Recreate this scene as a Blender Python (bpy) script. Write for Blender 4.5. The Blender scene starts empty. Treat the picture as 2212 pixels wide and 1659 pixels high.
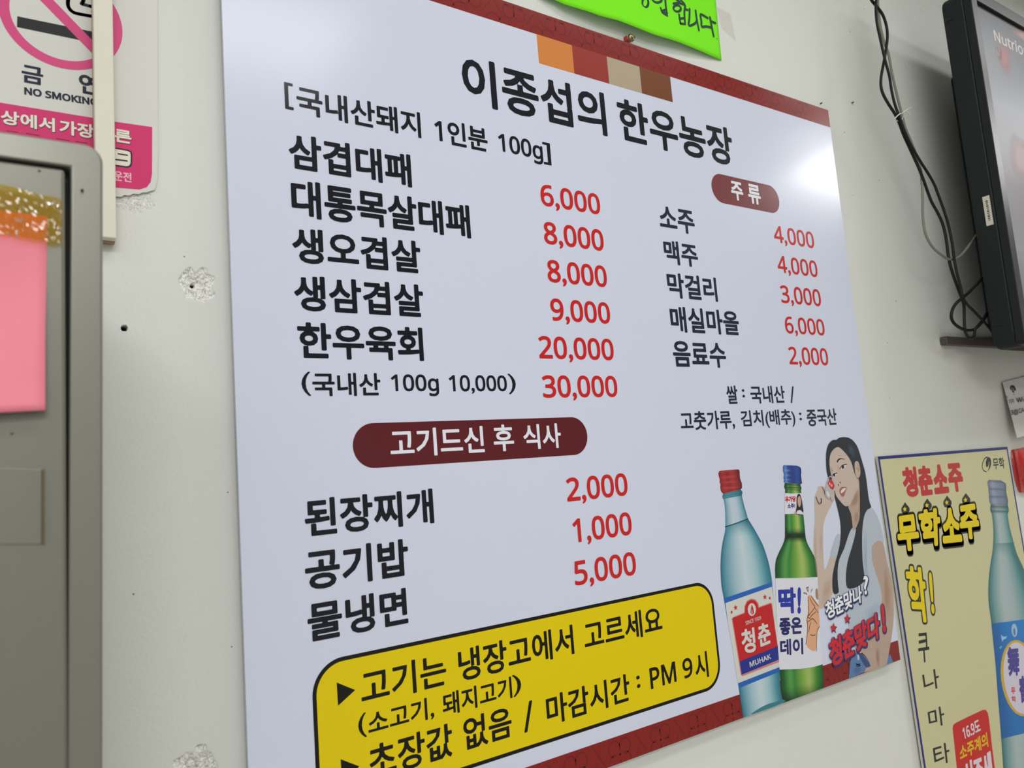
import bpy, bmesh, math, random
import numpy as np
from mathutils import Vector, Matrix, noise
from mathutils.geometry import tessellate_polygon
random.seed(7)
S = bpy.context.scene
COL = S.collection

# ---------------------------------------------------------------- camera
D = 0.80                 # distance of the lens from the wall (m)
EYE = 1.50               # height of the lens above the floor
F = 1641.53              # focal length in pixels of the 2212 px wide frame
H = Vector((0.82998521, 0.00105337, 0.55778441))
U = Vector((-0.07674424, -0.99027221, 0.11606582))
Y = Vector((-0.55248066, 0.13913965, 0.82183045))
cd = bpy.data.cameras.new('camera')
cam = bpy.data.objects.new('camera', cd)
COL.objects.link(cam)
cd.sensor_width = 36.0
cd.lens = F / 2212 * 36
cd.clip_start = 0.01
R = Matrix(((H[0], -H[1], -H[2]), (Y[0], -Y[1], -Y[2]), (U[0], -U[1], -U[2])))
cam.matrix_world = Matrix.Translation((0, -D, EYE)) @ R.to_4x4()
cd.dof.use_dof = True
cd.dof.focus_distance = 1.05
cd.dof.aperture_fstop = 9.5
S.camera = cam

# ---------------------------------------------------------------- light
w = bpy.data.worlds.new('room_air'); S.world = w
w.use_nodes = True
w.node_tree.nodes['Background'].inputs[0].default_value = (0.9, 0.95, 1.0, 1)
w.node_tree.nodes['Background'].inputs[1].default_value = 0.25
S.view_settings.view_transform = 'Standard'
S.view_settings.look = 'None'
S.view_settings.exposure = -0.08
S.view_settings.gamma = 1.0
S.view_settings.use_curve_mapping = False

def area(name, loc, sx, sy, power, col=(1.0, 1.0, 0.99), rot=(0, 0, 0)):
    l = bpy.data.lights.new(name, 'AREA'); l.shape = 'RECTANGLE'
    l.size = sx; l.size_y = sy; l.energy = power; l.color = col
    o = bpy.data.objects.new(name, l); COL.objects.link(o)
    o.location = loc; o.rotation_euler = rot
    return o
area('tube_lamp_right', (2.60, -0.82, 2.66), 0.36, 0.18, 0.9)
area('fill_light_far_right', (3.35, -0.95, 2.66), 1.2, 0.25, 27)  # added light, lifts the right side of the wall
area('fill_light_near_wall', (1.05, -0.50, 2.68), 1.2, 0.10, 3)  # added light, brightens the wall top without glare on the board
area('added_light_by_television', (2.35, -0.50, 2.68), 0.6, 0.10, 2.2)  # added light, deepens the shadow under the television
area('tube_lamp_left', (0.36, -1.05, 2.66), 0.80, 0.34, 6.5)
area('tube_lamp_back', (-0.5, -2.3, 2.66), 1.2, 0.4, 36)
area('fill_light_rear', (-0.4, -3.3, 2.66), 1.2, 0.4, 22)  # added light, fills the dim lower wall
area('tube_lamp_far_left', (-1.4, -1.0, 2.66), 1.2, 0.3, 5)

# ---------------------------------------------------------------- helpers
def ray(px, py):
    r = Vector((px - 1106, py - 829.5, F))
    return Vector((r.dot(H), r.dot(Y), r.dot(U)))
def P(px, py, y=0.0):
    """point of the plane Y=y (parallel to the wall) seen at photo pixel px,py"""
    r = ray(px, py)
    t = (D + y) / r.y
    return Vector((r.x * t, y, EYE + r.z * t))
def lin(c):
    c = c / 255
    return c / 12.92 if c <= 0.04045 else ((c + 0.055) / 1.055) ** 2.4
def rgb(r, g, b, k=1.25, a=1.0):
    return (min(lin(r) * k, .93), min(lin(g) * k, .93), min(lin(b) * k, .93), a)

def link(o, parent=None):
    COL.objects.link(o)
    if parent is not None: o.parent = parent
    return o
def tag(o, label=None, cat=None, group=None, kind=None):
    if label: o['label'] = label
    if cat: o['category'] = cat
    if group: o['group'] = group
    if kind: o['kind'] = kind
    return o
def empty(name, loc, label, cat, group=None):
    o = bpy.data.objects.new(name, None); link(o); o.location = loc
    o.empty_display_size = .02
    return tag(o, label, cat, group)
def mesh(name, vs, fs, mat, parent=None, smooth=False, loc=None):
    """vs in world coordinates; stored relative to the parent's (or own) origin"""
    org = Vector(parent.location) if parent is not None else Vector(loc or (0, 0, 0))
    if parent is not None and parent.parent is not None: org = org + Vector(parent.parent.location)
    me = bpy.data.meshes.new(name)
    me.from_pydata([tuple(Vector(v) - org) for v in vs], [], fs)
    me.materials.append(mat)
    if smooth: me.polygons.foreach_set('use_smooth', [True] * len(me.polygons))
    me.update()
    o = bpy.data.objects.new(name, me)
    if parent is None: o.location = org
    return link(o, parent)
def bevel(o, wd, seg=3, ang=30):
    m = o.modifiers.new('bevel', 'BEVEL'); m.width = wd; m.segments = seg
    m.limit_method = 'ANGLE'; m.angle_limit = math.radians(ang)
    o.data.polygons.foreach_set('use_smooth', [True] * len(o.data.polygons))
    m.harden_normals = True
    return o
def box(name, x0, x1, y0, y1, z0, z1, mat, parent=None, bw=0, seg=3):
    vs = [(x, y, z) for x in (x0, x1) for y in (y0, y1) for z in (z0, z1)]
    fs = [(0, 1, 3, 2), (4, 6, 7, 5), (0, 4, 5, 1), (2, 3, 7, 6), (0, 2, 6, 4), (1, 5, 7, 3)]
    o = mesh(name, vs, fs, mat, parent, loc=((x0+x1)/2, (y0+y1)/2, z0) if parent is None else None)
    if bw: bevel(o, bw, seg)
    return o
def slab(name, pts, y0, y1, mat, parent=None, bw=0, seg=2):
    """prism: outline pts = list of (X,Z), between planes y0 (front) and y1 (back)"""
    n = len(pts)
    vs = [(p[0], y0, p[1]) for p in pts] + [(p[0], y1, p[1]) for p in pts]
    tri = tessellate_polygon([[Vector((p[0], p[1], 0)) for p in pts]])
    fs = [tuple(t) for t in tri] + [tuple(i + n for i in reversed(t)) for t in tri]
    fs += [(i, i + n, (i + 1) % n + n, (i + 1) % n) for i in range(n)]
    o = mesh(name, vs, fs, mat, parent, loc=(pts[0][0], y0, pts[0][1]) if parent is None else None)
    bm = bmesh.new(); bm.from_mesh(o.data); bmesh.ops.recalc_face_normals(bm, faces=bm.faces)
    if bw: bmesh.ops.dissolve_limit(bm, angle_limit=.01, verts=bm.verts, edges=bm.edges)
    bm.to_mesh(o.data); bm.free()
    if bw: bevel(o, bw, seg)
    return o
def tube(name, pts, r, mat, parent=None, seg=10, sub=6):
    P3 = crom([Vector(p) for p in pts], sub)
    vs, fs = [], []
    up = Vector((0, 1, 0)); n = len(P3)
    for i, p in enumerate(P3):
        t = (P3[min(i + 1, n - 1)] - P3[max(i - 1, 0)]).normalized()
        a = t.cross(up); a = a.normalized() if a.length > 1e-4 else Vector((1, 0, 0))
        b = t.cross(a)
        for k in range(seg):
            q = 2 * math.pi * k / seg
            vs.append(p + r * (math.cos(q) * a + math.sin(q) * b))
    for i in range(n - 1):
        for k in range(seg):
            fs.append((i*seg+k, i*seg+(k+1) % seg, (i+1)*seg+(k+1) % seg, (i+1)*seg+k))
    fs.append(tuple(range(seg))[::-1]); fs.append(tuple((n-1)*seg+k for k in range(seg)))
    return mesh(name, vs, fs, mat, parent, True, loc=P3[0])
def crom(pts, sub=6, closed=False):
    n = len(pts); out = []
    if n < 3: return list(pts)
    rng = n if closed else n - 1
    for i in range(rng):
        if closed: p0, p1, p2, p3 = pts[(i-1) % n], pts[i], pts[(i+1) % n], pts[(i+2) % n]
        else: p0, p1, p2, p3 = pts[max(i-1, 0)], pts[i], pts[i+1], pts[min(i+2, n-1)]
        for s in range(sub):
            t = s / sub
            out.append(0.5*((2*p1)+(p2-p0)*t+(2*p0-5*p1+4*p2-p3)*t*t+(3*p1-p0-3*p2+p3)*t**3))
    if not closed: out.append(pts[-1])
    return out

# ---------------------------------------------------------------- materials
def mat(name, col=(.5, .5, .5), rough=.5, metal=0, spec=.5, bump=None, noise_col=None, emit=None, coat=0):
    m = bpy.data.materials.new(name); m.use_nodes = True
    nt = m.node_tree; b = nt.nodes['Principled BSDF']
    b.inputs['Base Color'].default_value = (*col[:3], 1)
    b.inputs['Roughness'].default_value = rough
    b.inputs['Metallic'].default_value = metal
    b.inputs['Specular IOR Level'].default_value = spec
    if coat:
        b.inputs['Coat Weight'].default_value = coat; b.inputs['Coat Roughness'].default_value = .1
    tc = nt.nodes.new('ShaderNodeTexCoord')
    if noise_col:
        sc, amt = noise_col
        n = nt.nodes.new('ShaderNodeTexNoise'); n.inputs['Scale'].default_value = sc; n.inputs['Detail'].default_value = 5
        nt.links.new(tc.outputs['Object'], n.inputs['Vector'])
        mx = nt.nodes.new('ShaderNodeMix'); mx.data_type = 'RGBA'
        mx.inputs['A'].default_value = (*[c*(1-amt) for c in col[:3]], 1)
        mx.inputs['B'].default_value = (*[min(1, c*(1+amt)) for c in col[:3]], 1)
        nt.links.new(n.outputs['Fac'], mx.inputs['Factor'])
        nt.links.new(mx.outputs['Result'], b.inputs['Base Color'])
    if bump:
        sc, st, dist = bump
        n = nt.nodes.new('ShaderNodeTexNoise'); n.inputs['Scale'].default_value = sc; n.inputs['Detail'].default_value = 4
        nt.links.new(tc.outputs['Object'], n.inputs['Vector'])
        bp = nt.nodes.new('ShaderNodeBump'); bp.inputs['Strength'].default_value = st; bp.inputs['Distance'].default_value = dist
        nt.links.new(n.outputs['Fac'], bp.inputs['Height']); nt.links.new(bp.outputs['Normal'], b.inputs['Normal'])
    return m
def printmat(name, rough=.3, spec=.5, soft=False, emit=0, coat=0):
    """flat print: ink colour comes from the mesh, gloss from the sheet it is printed on"""
    m = bpy.data.materials.new(name); m.use_nodes = True
    nt = m.node_tree; b = nt.nodes['Principled BSDF']
    at = nt.nodes.new('ShaderNodeAttribute'); at.attribute_name = 'ink'
    nt.links.new(at.outputs['Color'], b.inputs['Base Color'])
    if soft: nt.links.new(at.outputs['Alpha'], b.inputs['Alpha'])
    b.inputs['Roughness'].default_value = rough
    b.inputs['Specular IOR Level'].default_value = spec
    if emit:
        nt.links.new(at.outputs['Color'], b.inputs['Emission Color'])
        b.inputs['Emission Strength'].default_value = emit
    return m
RB, SB = .19, .36
M_board = mat('board_laminate', (.69, .73, .885), RB, spec=SB)
M_ink = printmat('board_ink', RB, SB)
M_inks = printmat('board_ink_soft', RB, SB, soft=True)
M_edge = mat('board_edge', rgb(150, 140, 125), .6)
M_paper_ink = printmat('paper_ink', .6, .3)
M_sheet_ink = printmat('sheet_ink', .42, .2)
M_post_ink = printmat('poster_ink', .34, .25)
M_post_inks = printmat('poster_ink_soft', .34, .4, soft=True)
M_screen_ink = printmat('screen_picture', .4, .12, emit=.2)
M_screen_inks = printmat('screen_picture_soft', .4, .12, soft=True, emit=.2)

# ---------------------------------------------------------------- flat print
_glyphs = {}
def mathsans(s):
    o = ''
    for ch in s:
        if '0' <= ch <= '9': o += chr(0x1D7E2 + ord(ch) - 48)
        elif 'A' <= ch <= 'Z': o += chr(0x1D5A0 + ord(ch) - 65)
        elif 'a' <= ch <= 'z': o += chr(0x1D5BA + ord(ch) - 97)
        else: o += ch
    return o
def glyph(s):
    s = mathsans(s)
    if s in _glyphs: return _glyphs[s]
    c = bpy.data.curves.new('t', 'FONT'); c.body = s; c.resolution_u = 3
    o = bpy.data.objects.new('t', c); COL.objects.link(o)
    bpy.context.view_layer.update()
    me = o.to_mesh()
    vs = [(v.co.x, v.co.y) for v in me.vertices]
    fs = [tuple(p.vertices) for p in me.polygons]
    cnt = {}
    for p in me.polygons:
        for e in p.edge_keys: cnt[e] = cnt.get(e, 0) + 1
    ed = [e for e, k in cnt.items() if k == 1]
    o.to_mesh_clear(); bpy.data.objects.remove(o); bpy.data.curves.remove(c)
    _glyphs[s] = (vs, fs, ed)
    return _glyphs[s]

def fatten(segs, r, h):
    """outline grown by r with round corners: even-odd fill plus distance band, cut on a fine grid"""
    sg = np.array(segs); 
    ax, az, bx, bz = sg.T
    x0 = min(ax.min(), bx.min()) - r - 2*h; x1 = max(ax.max(), bx.max()) + r + 2*h
    z0 = min(az.min(), bz.min()) - r - 2*h; z1 = max(az.max(), bz.max()) + r + 2*h
    nx = int((x1-x0)/h) + 2; nz = int((z1-z0)/h) + 2
    X = x0 + np.arange(nx)*h; Zc = z0 + np.arange(nz)*h + h*.013
    d2 = np.full((nz, nx), 1e9); ins = np.zeros((nz, nx), bool)
    pad = r + 3*h
    for k in range(len(sg)):
        i0 = max(int((min(ax[k], bx[k])-pad-x0)/h), 0); i1 = min(int((max(ax[k], bx[k])+pad-x0)/h)+2, nx)
        j0 = max(int((min(az[k], bz[k])-pad-z0)/h), 0); j1 = min(int((max(az[k], bz[k])+pad-z0)/h)+2, nz)
        gx, gz = np.meshgrid(X[i0:i1], Zc[j0:j1])
        dx, dz = bx[k]-ax[k], bz[k]-az[k]; L = dx*dx+dz*dz
        t = np.clip(((gx-ax[k])*dx+(gz-az[k])*dz)/max(L, 1e-18), 0, 1)
        dd = (gx-ax[k]-t*dx)**2 + (gz-az[k]-t*dz)**2
        d2[j0:j1, i0:i1] = np.minimum(d2[j0:j1, i0:i1], dd)
        if dz != 0:
            rows = np.nonzero((Zc > min(az[k], bz[k])) & (Zc <= max(az[k], bz[k])))[0]
            for j in rows:
                xc = ax[k] + (Zc[j]-az[k])/dz*dx
                ins[j, X > xc] ^= True
    f = np.sqrt(d2) ; f = np.where(ins, -f, f) - r
    vs, fs = [], []
    lo = f < 0
    corner = [(0, 0), (0, 1), (1, 1), (1, 0)]
    for j in range(nz-1):
        i = 0
        cnt = lo[j, :-1].astype(int) + lo[j, 1:] + lo[j+1, :-1] + lo[j+1, 1:]
        act = np.nonzero(cnt)[0]
        k = 0
        while k < len(act):
            i = act[k]
            if cnt[i] == 4:
                e = i
                while k+1 < len(act) and act[k+1] == e+1 and cnt[e+1] == 4: k += 1; e += 1
                b = len(vs); vs += [(X[i], Zc[j]), (X[e+1], Zc[j]), (X[e+1], Zc[j+1]), (X[i], Zc[j+1])]; fs.append((b, b+1, b+2, b+3))
            else:
                pts = [(X[i], Zc[j], f[j, i]), (X[i+1], Zc[j], f[j, i+1]), (X[i+1], Zc[j+1], f[j+1, i+1]), (X[i], Zc[j+1], f[j+1, i])]
                out = []
                for a in range(4):
                    p, q = pts[a], pts[(a+1) % 4]
                    if p[2] < 0: out.append((p[0], p[1]))
                    if (p[2] < 0) != (q[2] < 0):
                        t = p[2]/(p[2]-q[2]); out.append((p[0]+(q[0]-p[0])*t, p[1]+(q[1]-p[1])*t))
                if len(out) > 2:
                    b = len(vs); vs += out; fs.append(tuple(range(b, b+len(out))))
            k += 1
    return vs, fs

class Print:
    EPS = .00007
    def __init__(s, y, surf=None):
        s.y = y; s.surf = surf; s.v = []; s.f = []; s.c = []; s.soft = False
    def w(s, p, lay):
        y = (s.surf(p[0], p[1]) if s.surf else s.y) - lay * s.EPS
        return P(p[0], p[1], y)
    def addw(s, vs, fs, cols):
        b = len(s.v); s.v += vs; s.f += [tuple(i + b for i in f) for f in fs]
        s.c += cols if isinstance(cols, list) else [cols] * len(vs)
    def poly(s, pts, col, lay=1, smooth=0):
        p = [Vector((a, b, 0)) for a, b in pts]
        if smooth: p = crom(p, smooth, True)
        tri = tessellate_polygon([p])
        s.addw([s.w(q, lay) for q in p], [tuple(t) for t in tri], col)
    def ribbon(s, pts, wd, col, lay=2, smooth=5, closed=False, taper=False):
        """stroke with round ends; wd in metres"""
        p = [Vector((a, b, 0)) for a, b in pts]
        if smooth and len(p) > 2: p = crom(p, smooth, closed)
        q = [s.w(a, lay) for a in p]
        if closed: q.append(q[0])
        r = wd / 2; n = len(q)
        for i, a in enumerate(q):
            rr = r * (1 - .8 * i / n) if taper else r
            if i < n - 1:
                b = q[i + 1]; d = Vector((b.x - a.x, 0, b.z - a.z))
                if d.length > 1e-7:
                    d.normalize(); nn = Vector((-d.z, 0, d.x)) * rr
                    s.addw([a + nn, b + nn, b - nn, a - nn], [(0, 1, 2, 3)], col)
            s.disc(a, rr, rr, col)
    def disc(s, a, rx, rz, col, n=10):
        s.addw([a + Vector((rx*math.cos(2*math.pi*k/n), 0, rz*math.sin(2*math.pi*k/n))) for k in range(n)], [tuple(range(n))], col)
    def blob(s, pts, col, lay=3, alpha=.6, feather=.5, smooth=3, under=None):
        """feathered patch of ink (star shaped)"""
        s.soft = True
        p = [Vector((a, b, 0)) for a, b in pts]
        if smooth: p = crom(p, smooth, True)
        c = sum(p, Vector()) / len(p); n = len(p)
        # thin ink over a lit ground: the film also dims the light that reaches the ground
        mixu = lambda a: (*[min(.95, col[i] + (1-a)*(under[i] if under else 0)) for i in range(3)], a)
        vs = [s.w(c, lay)]; cs = [mixu(alpha)]
        for k, a in ((1 - feather, alpha), (1 - feather*.45, alpha*.55), (1, 0)):
            vs += [s.w(c + (q - c) * k, lay) for q in p]; cs += [mixu(a)] * n
        fs = [(0, 1 + i, 1 + (i+1) % n) for i in range(n)]
        for r in (0, 1):
            fs += [(1+r*n+i, 1+(r+1)*n+i, 1+(r+1)*n+(i+1) % n, 1+r*n+(i+1) % n) for i in range(n)]
        s.addw(vs, fs, cs)
    def oval(s, cx, cy, rx, ry, rot=0, n=12):
        a = math.radians(rot)
        return [(cx+rx*math.cos(t)*math.cos(a)-ry*math.sin(t)*math.sin(a), cy+rx*math.cos(t)*math.sin(a)+ry*math.sin(t)*math.cos(a)) for t in [2*math.pi*k/n for k in range(n)]]
    def rows(s, rows, ramp, lay=1, sub=6, ncol=14):
        """shape swept between a left and a right outline: rows = [(lx,ly,rx,ry)], ramp(t,u)->colour"""
        q = crom([Vector((a[0], a[1], 0)) for a in rows], sub); r = crom([Vector((a[2], a[3], 0)) for a in rows], sub)
        vs, cs, fs = [], [], []
        n = len(q)
        for i in range(n):
            for k in range(ncol + 1):
                t = k / ncol
                vs.append(s.w(q[i].lerp(r[i], t), lay)); cs.append(ramp(t, i / (n - 1)))
        for i in range(n - 1):
            for k in range(ncol):
                a = i*(ncol+1)+k; fs.append((a, a+1, a+ncol+2, a+ncol+1))
        s.addw(vs, fs, cs)
    def text(s, t, ext, col, lay=2, bold=.026, quad=None, extra=0, res=None):
        """ext = photo pixels on the left, right, top and bottom extreme of the word; or quad = its four corners"""
        vs, fs, ed = glyph(t)
        x0 = min(v[0] for v in vs); x1 = max(v[0] for v in vs); y0 = min(v[1] for v in vs); y1 = max(v[1] for v in vs)
        y = (min(s.surf(*c) for c in (quad or ext)) if s.surf else s.y) - lay * s.EPS
        if quad: TL, TR, BR, BL = [P(a, b, y) for a, b in quad]
        else:
            L, Rr, T, B = [P(a, b, y) for a, b in ext]
            TL, TR, BR, BL = Vector((L.x, y, T.z)), Vector((Rr.x, y, T.z)), Vector((Rr.x, y, B.z)), Vector((L.x, y, B.z))
        h = (TL - BL).length; wv = (BR - BL).length
        em = h / max(y1 - y0, .5)
        r = bold * em
        # leave room for the stroke weight
        iu, iv = r / wv, r / h
        q = []
        for vx, vy in vs:
            u = iu + (1 - 2*iu) * (vx - x0) / max(x1 - x0, 1e-6); v = iv + (1 - 2*iv) * (vy - y0) / max(y1 - y0, 1e-6)
            q.append(BL.lerp(BR, u).lerp(TL.lerp(TR, u), v))
        r += extra
        if r <= 0: s.addw(q, fs, col); return
        fat = fatten([(q[i].x, q[i].z, q[j].x, q[j].z) for i, j in ed], r, res or max(em/64, .00022))
        s.addw([Vector((p[0], y, p[1])) for p in fat[0]], fat[1], col)
    def star(s, cx, cy, r, col, lay=3, rot=0, sx=.7):
        p = []
        for k in range(10):
            a = math.radians(rot - 90 + 36*k); q = r if k % 2 == 0 else r*.45
            p.append((cx + q*math.cos(a)*sx, cy + q*math.sin(a)))
        s.poly(p, col, lay)
    def build(s, name, material, parent, label=None, kind=None):
        o = mesh(name, s.v, s.f, material, parent, loc=s.v[0])
        at = o.data.color_attributes.new('ink', 'FLOAT_COLOR', 'POINT')
        flat = []
        for c in s.c: flat += list(c) if len(c) == 4 else [*c, 1]
        at.data.foreach_set('color', flat)
        if label: o['label'] = label
        if kind: o['kind'] = kind
        return o

def Z(ox, oy, sc):
    return lambda x, y: (ox + x / sc, oy + y / sc)
def ZL(f, pts): return [f(*p) for p in pts]

# ================================================================ THE SETTING
def chip(X, Zc):
    """plaster damage: depth into the wall (m) at wall point X,Zc"""
    d = 0.0
    n = noise.fractal(Vector((X*420, Zc*420, 3)), .7, 2.1, 5)
    n2 = noise.noise(Vector((X*110, Zc*110, 9)))
    for (px, py, rad, dep) in ((424, 613, .0185, .0042), (423, 1668, .020, .004)):
        c = P(px, py)
        dx, dz = X - c.x, Zc - c.z
        r = math.hypot(dx, dz*.95) / (rad * (1 + .35*n2))
        if dz > 0 and py < 700: r += .55*(dz/rad)*math.exp(-(dx/.004)**2)
        if r < 1.0:
            e = min(1.0, (1 - r)/.16)
            d += .0011*e + dep * (1 - r)**1.3 * .8 + .0011*e*n
            h = math.hypot(dx + .0035, dz + .0020)
            if h < .0022 and py < 700: d += .008*(1 - h/.0022)**.5
    c = P(285, 432)
    dx, dz = X - c.x, Zc - c.z
    r = math.hypot(dx/1.5, dz) / (.014*(1 + .35*n2))
    if r < 1: d += .0009*(1 - r)**.4*(.5 + .9*n)
    c = P(268.5, 709)
    r = math.hypot(X - c.x, Zc - c.z) / .0030
    if r < 1: d += .020 * (1 - r**6)
    elif r < 1.6: d -= .0002
    return d

def wall():
    xa, xb = P(243, 500).x, P(470, 500).x
    xs = [-2.5, -1, 0] + [xa + (xb - xa)*i/190 for i in range(191)] + [.6, 1.2, 2, 3, 4.6]
    z1, z0 = P(300, 395).z, P(300, 735).z
    z3, z2 = P(420, 1596).z, P(420, 1760).z
    zs = [0, .5, 1.0] + [z2 + (z3 - z2)*i/90 for i in range(91)] + [z0 + (z1 - z0)*i/230 for i in range(231)] + [2, 2.4, 2.7]
    vs = []
    for Zc in zs:
        for X in xs:
            fine = xa < X < xb and (z2 < Zc < z3 or z0 < Zc < z1)
            vs.append((X, chip(X, Zc) if fine else 0.0, Zc))
    n = len(xs)
    fs = [(j*n+i, j*n+i+1, (j+1)*n+i+1, (j+1)*n+i) for j in range(len(zs)-1) for i in range(n-1)]
    m = bpy.data.materials.new('painted_plaster'); m.use_nodes = True
    nt = m.node_tree; b = nt.nodes['Principled BSDF']; N = nt.nodes.new; Lk = nt.links.new
    b.inputs['Roughness'].default_value = .62; b.inputs['Specular IOR Level'].default_value = .3
    tc = N('ShaderNodeTexCoord')
    big = N('ShaderNodeTexNoise'); big.inputs['Scale'].default_value = 3; big.inputs['Detail'].default_value = 4
    Lk(tc.outputs['Object'], big.inputs['Vector'])
    mx = N('ShaderNodeMix'); mx.data_type = 'RGBA'
    mx.inputs['A'].default_value = rgb(201, 203, 197); mx.inputs['B'].default_value = rgb(207, 208, 204)
    Lk(big.outputs['Fac'], mx.inputs['Factor'])
    # tiny dark pits in the paint
    vor = N('ShaderNodeTexVoronoi'); vor.inputs['Scale'].default_value = 58
    Lk(tc.outputs['Object'], vor.inputs['Vector'])
    th = N('ShaderNodeMath'); th.operation = 'LESS_THAN'
    sep = N('ShaderNodeSeparateColor'); Lk(vor.outputs['Color'], sep.inputs['Color'])
    rad = N('ShaderNodeMapRange'); rad.inputs['From Min'].default_value = .74; rad.inputs['From Max'].default_value = 1.0
    rad.inputs['To Min'].default_value = 0; rad.inputs['To Max'].default_value = .085
    Lk(sep.outputs['Red'], rad.inputs['Value'])
    Lk(vor.outputs['Distance'], th.inputs[0]); Lk(rad.outputs['Result'], th.inputs[1])
    mx2 = N('ShaderNodeMix'); mx2.data_type = 'RGBA'
    Lk(th.outputs[0], mx2.inputs['Factor']); Lk(mx.outputs['Result'], mx2.inputs['A'])
    mx2.inputs['B'].default_value = rgb(130, 126, 112)
    wa = N('ShaderNodeAttribute'); wa.attribute_name = 'wear_and_shade'
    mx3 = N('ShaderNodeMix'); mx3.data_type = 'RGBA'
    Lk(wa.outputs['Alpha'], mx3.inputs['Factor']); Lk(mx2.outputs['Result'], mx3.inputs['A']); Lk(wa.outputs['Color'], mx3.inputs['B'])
    Lk(mx3.outputs['Result'], b.inputs['Base Color'])
    fine = N('ShaderNodeTexNoise'); fine.inputs['Scale'].default_value = 260; fine.inputs['Detail'].default_value = 3
    med = N('ShaderNodeTexNoise'); med.inputs['Scale'].default_value = 40; med.inputs['Detail'].default_value = 3
    Lk(tc.outputs['Object'], fine.inputs['Vector']); Lk(tc.outputs['Object'], med.inputs['Vector'])
    ad = N('ShaderNodeMath'); ad.operation = 'MULTIPLY_ADD'; ad.inputs[1].default_value = 2.0
    Lk(med.outputs['Fac'], ad.inputs[0]); Lk(fine.outputs['Fac'], ad.inputs[2])
    sb = N('ShaderNodeMath'); sb.operation = 'SUBTRACT'; Lk(ad.outputs[0], sb.inputs[0]); Lk(th.outputs[0], sb.inputs[1])
    bp = N('ShaderNodeBump'); bp.inputs['Strength'].default_value = .35; bp.inputs['Distance'].default_value = .0006
    Lk(sb.outputs[0], bp.inputs['Height']); Lk(bp.outputs['Normal'], b.inputs['Normal'])
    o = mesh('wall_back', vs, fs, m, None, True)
    at = o.data.color_attributes.new('wear_and_shade', 'FLOAT_COLOR', 'POINT')
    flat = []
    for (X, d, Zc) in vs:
        if d > .0065: flat += [.05, .04, .03, 1]            # inside of the drilled holes, shade painted in as dark colour
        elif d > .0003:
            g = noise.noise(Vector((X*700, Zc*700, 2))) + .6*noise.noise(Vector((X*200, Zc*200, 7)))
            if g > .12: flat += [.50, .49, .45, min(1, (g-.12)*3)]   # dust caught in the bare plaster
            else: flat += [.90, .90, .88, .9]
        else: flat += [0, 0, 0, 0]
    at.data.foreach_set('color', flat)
    return tag(o, 'off-white painted plaster wall with pits and two chipped spots', kind='structure')
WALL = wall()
M_plain = mat('far_wall_paint', (.74, .74, .72), .8)
M_ceil = mat('ceiling_board', (.75, .75, .72), .9)
M_floor = mat('floor_tile', (.48, .46, .42), .5, noise_col=(6, .3))
tag(box('floor', -2.5, 4.6, -4.0, .1, -.05, 0, M_floor), 'dark brown floor of the dining room', kind='structure')
tag(box('ceiling', -2.5, 4.6, -4.0, .1, 2.7, 2.75, M_ceil), 'white ceiling above the menu wall', kind='structure')
tag(box('wall_front', -2.5, 4.6, -4.1, -4.0, 0, 2.7, M_plain), 'pale wall opposite the menu wall', kind='structure')
tag(box('wall_left', -2.6, -2.5, -4.0, .1, 0, 2.7, M_plain), 'pale side wall left of the menu wall', kind='structure')
tag(box('wall_right', 4.6, 4.7, -4.0, .1, 0, 2.7, M_plain), 'pale side wall right of the menu wall', kind='structure')

# ================================================================ MENU BOARD
YB = -.013
a = P(471.8, -206.8, YB); b_ = P(1945, 1425, YB)
# corners of the board front, measured on its own plane
BX0, BX1 = P(505, 750, YB).x, P(1867, 833.5, YB).x
BZ1, BZ0 = P(1788.5, 238, YB).z, P(1945, 1425, YB).z
board = empty('menu_board', (BX0, YB, BZ0), 'large white printed menu board with black and red Korean lettering', 'menu board')
box('panel', BX0, BX1, YB, YB + .004, BZ0, BZ1, M_board, board)
for (sx, sz) in ((.08, .08), (.92, .08), (.08, .92), (.92, .92)):
    cx, cz = BX0 + (BX1-BX0)*sx, BZ0 + (BZ1-BZ0)*sz
    box('spacer', cx-.02, cx+.02, YB+.004, 0, cz-.02, cz+.02, M_edge, board)

INK = rgb(16, 18, 28); RED = rgb(186, 32, 34); MAR = rgb(86, 26, 32); SLATE = rgb(24, 36, 54)
BRED = rgb(124, 30, 27); BDK = rgb(104, 28, 30); WHITE = rgb(212, 214, 224); YEL = rgb(198, 176, 0, 1.45); BLK = rgb(14, 13, 12)

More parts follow.
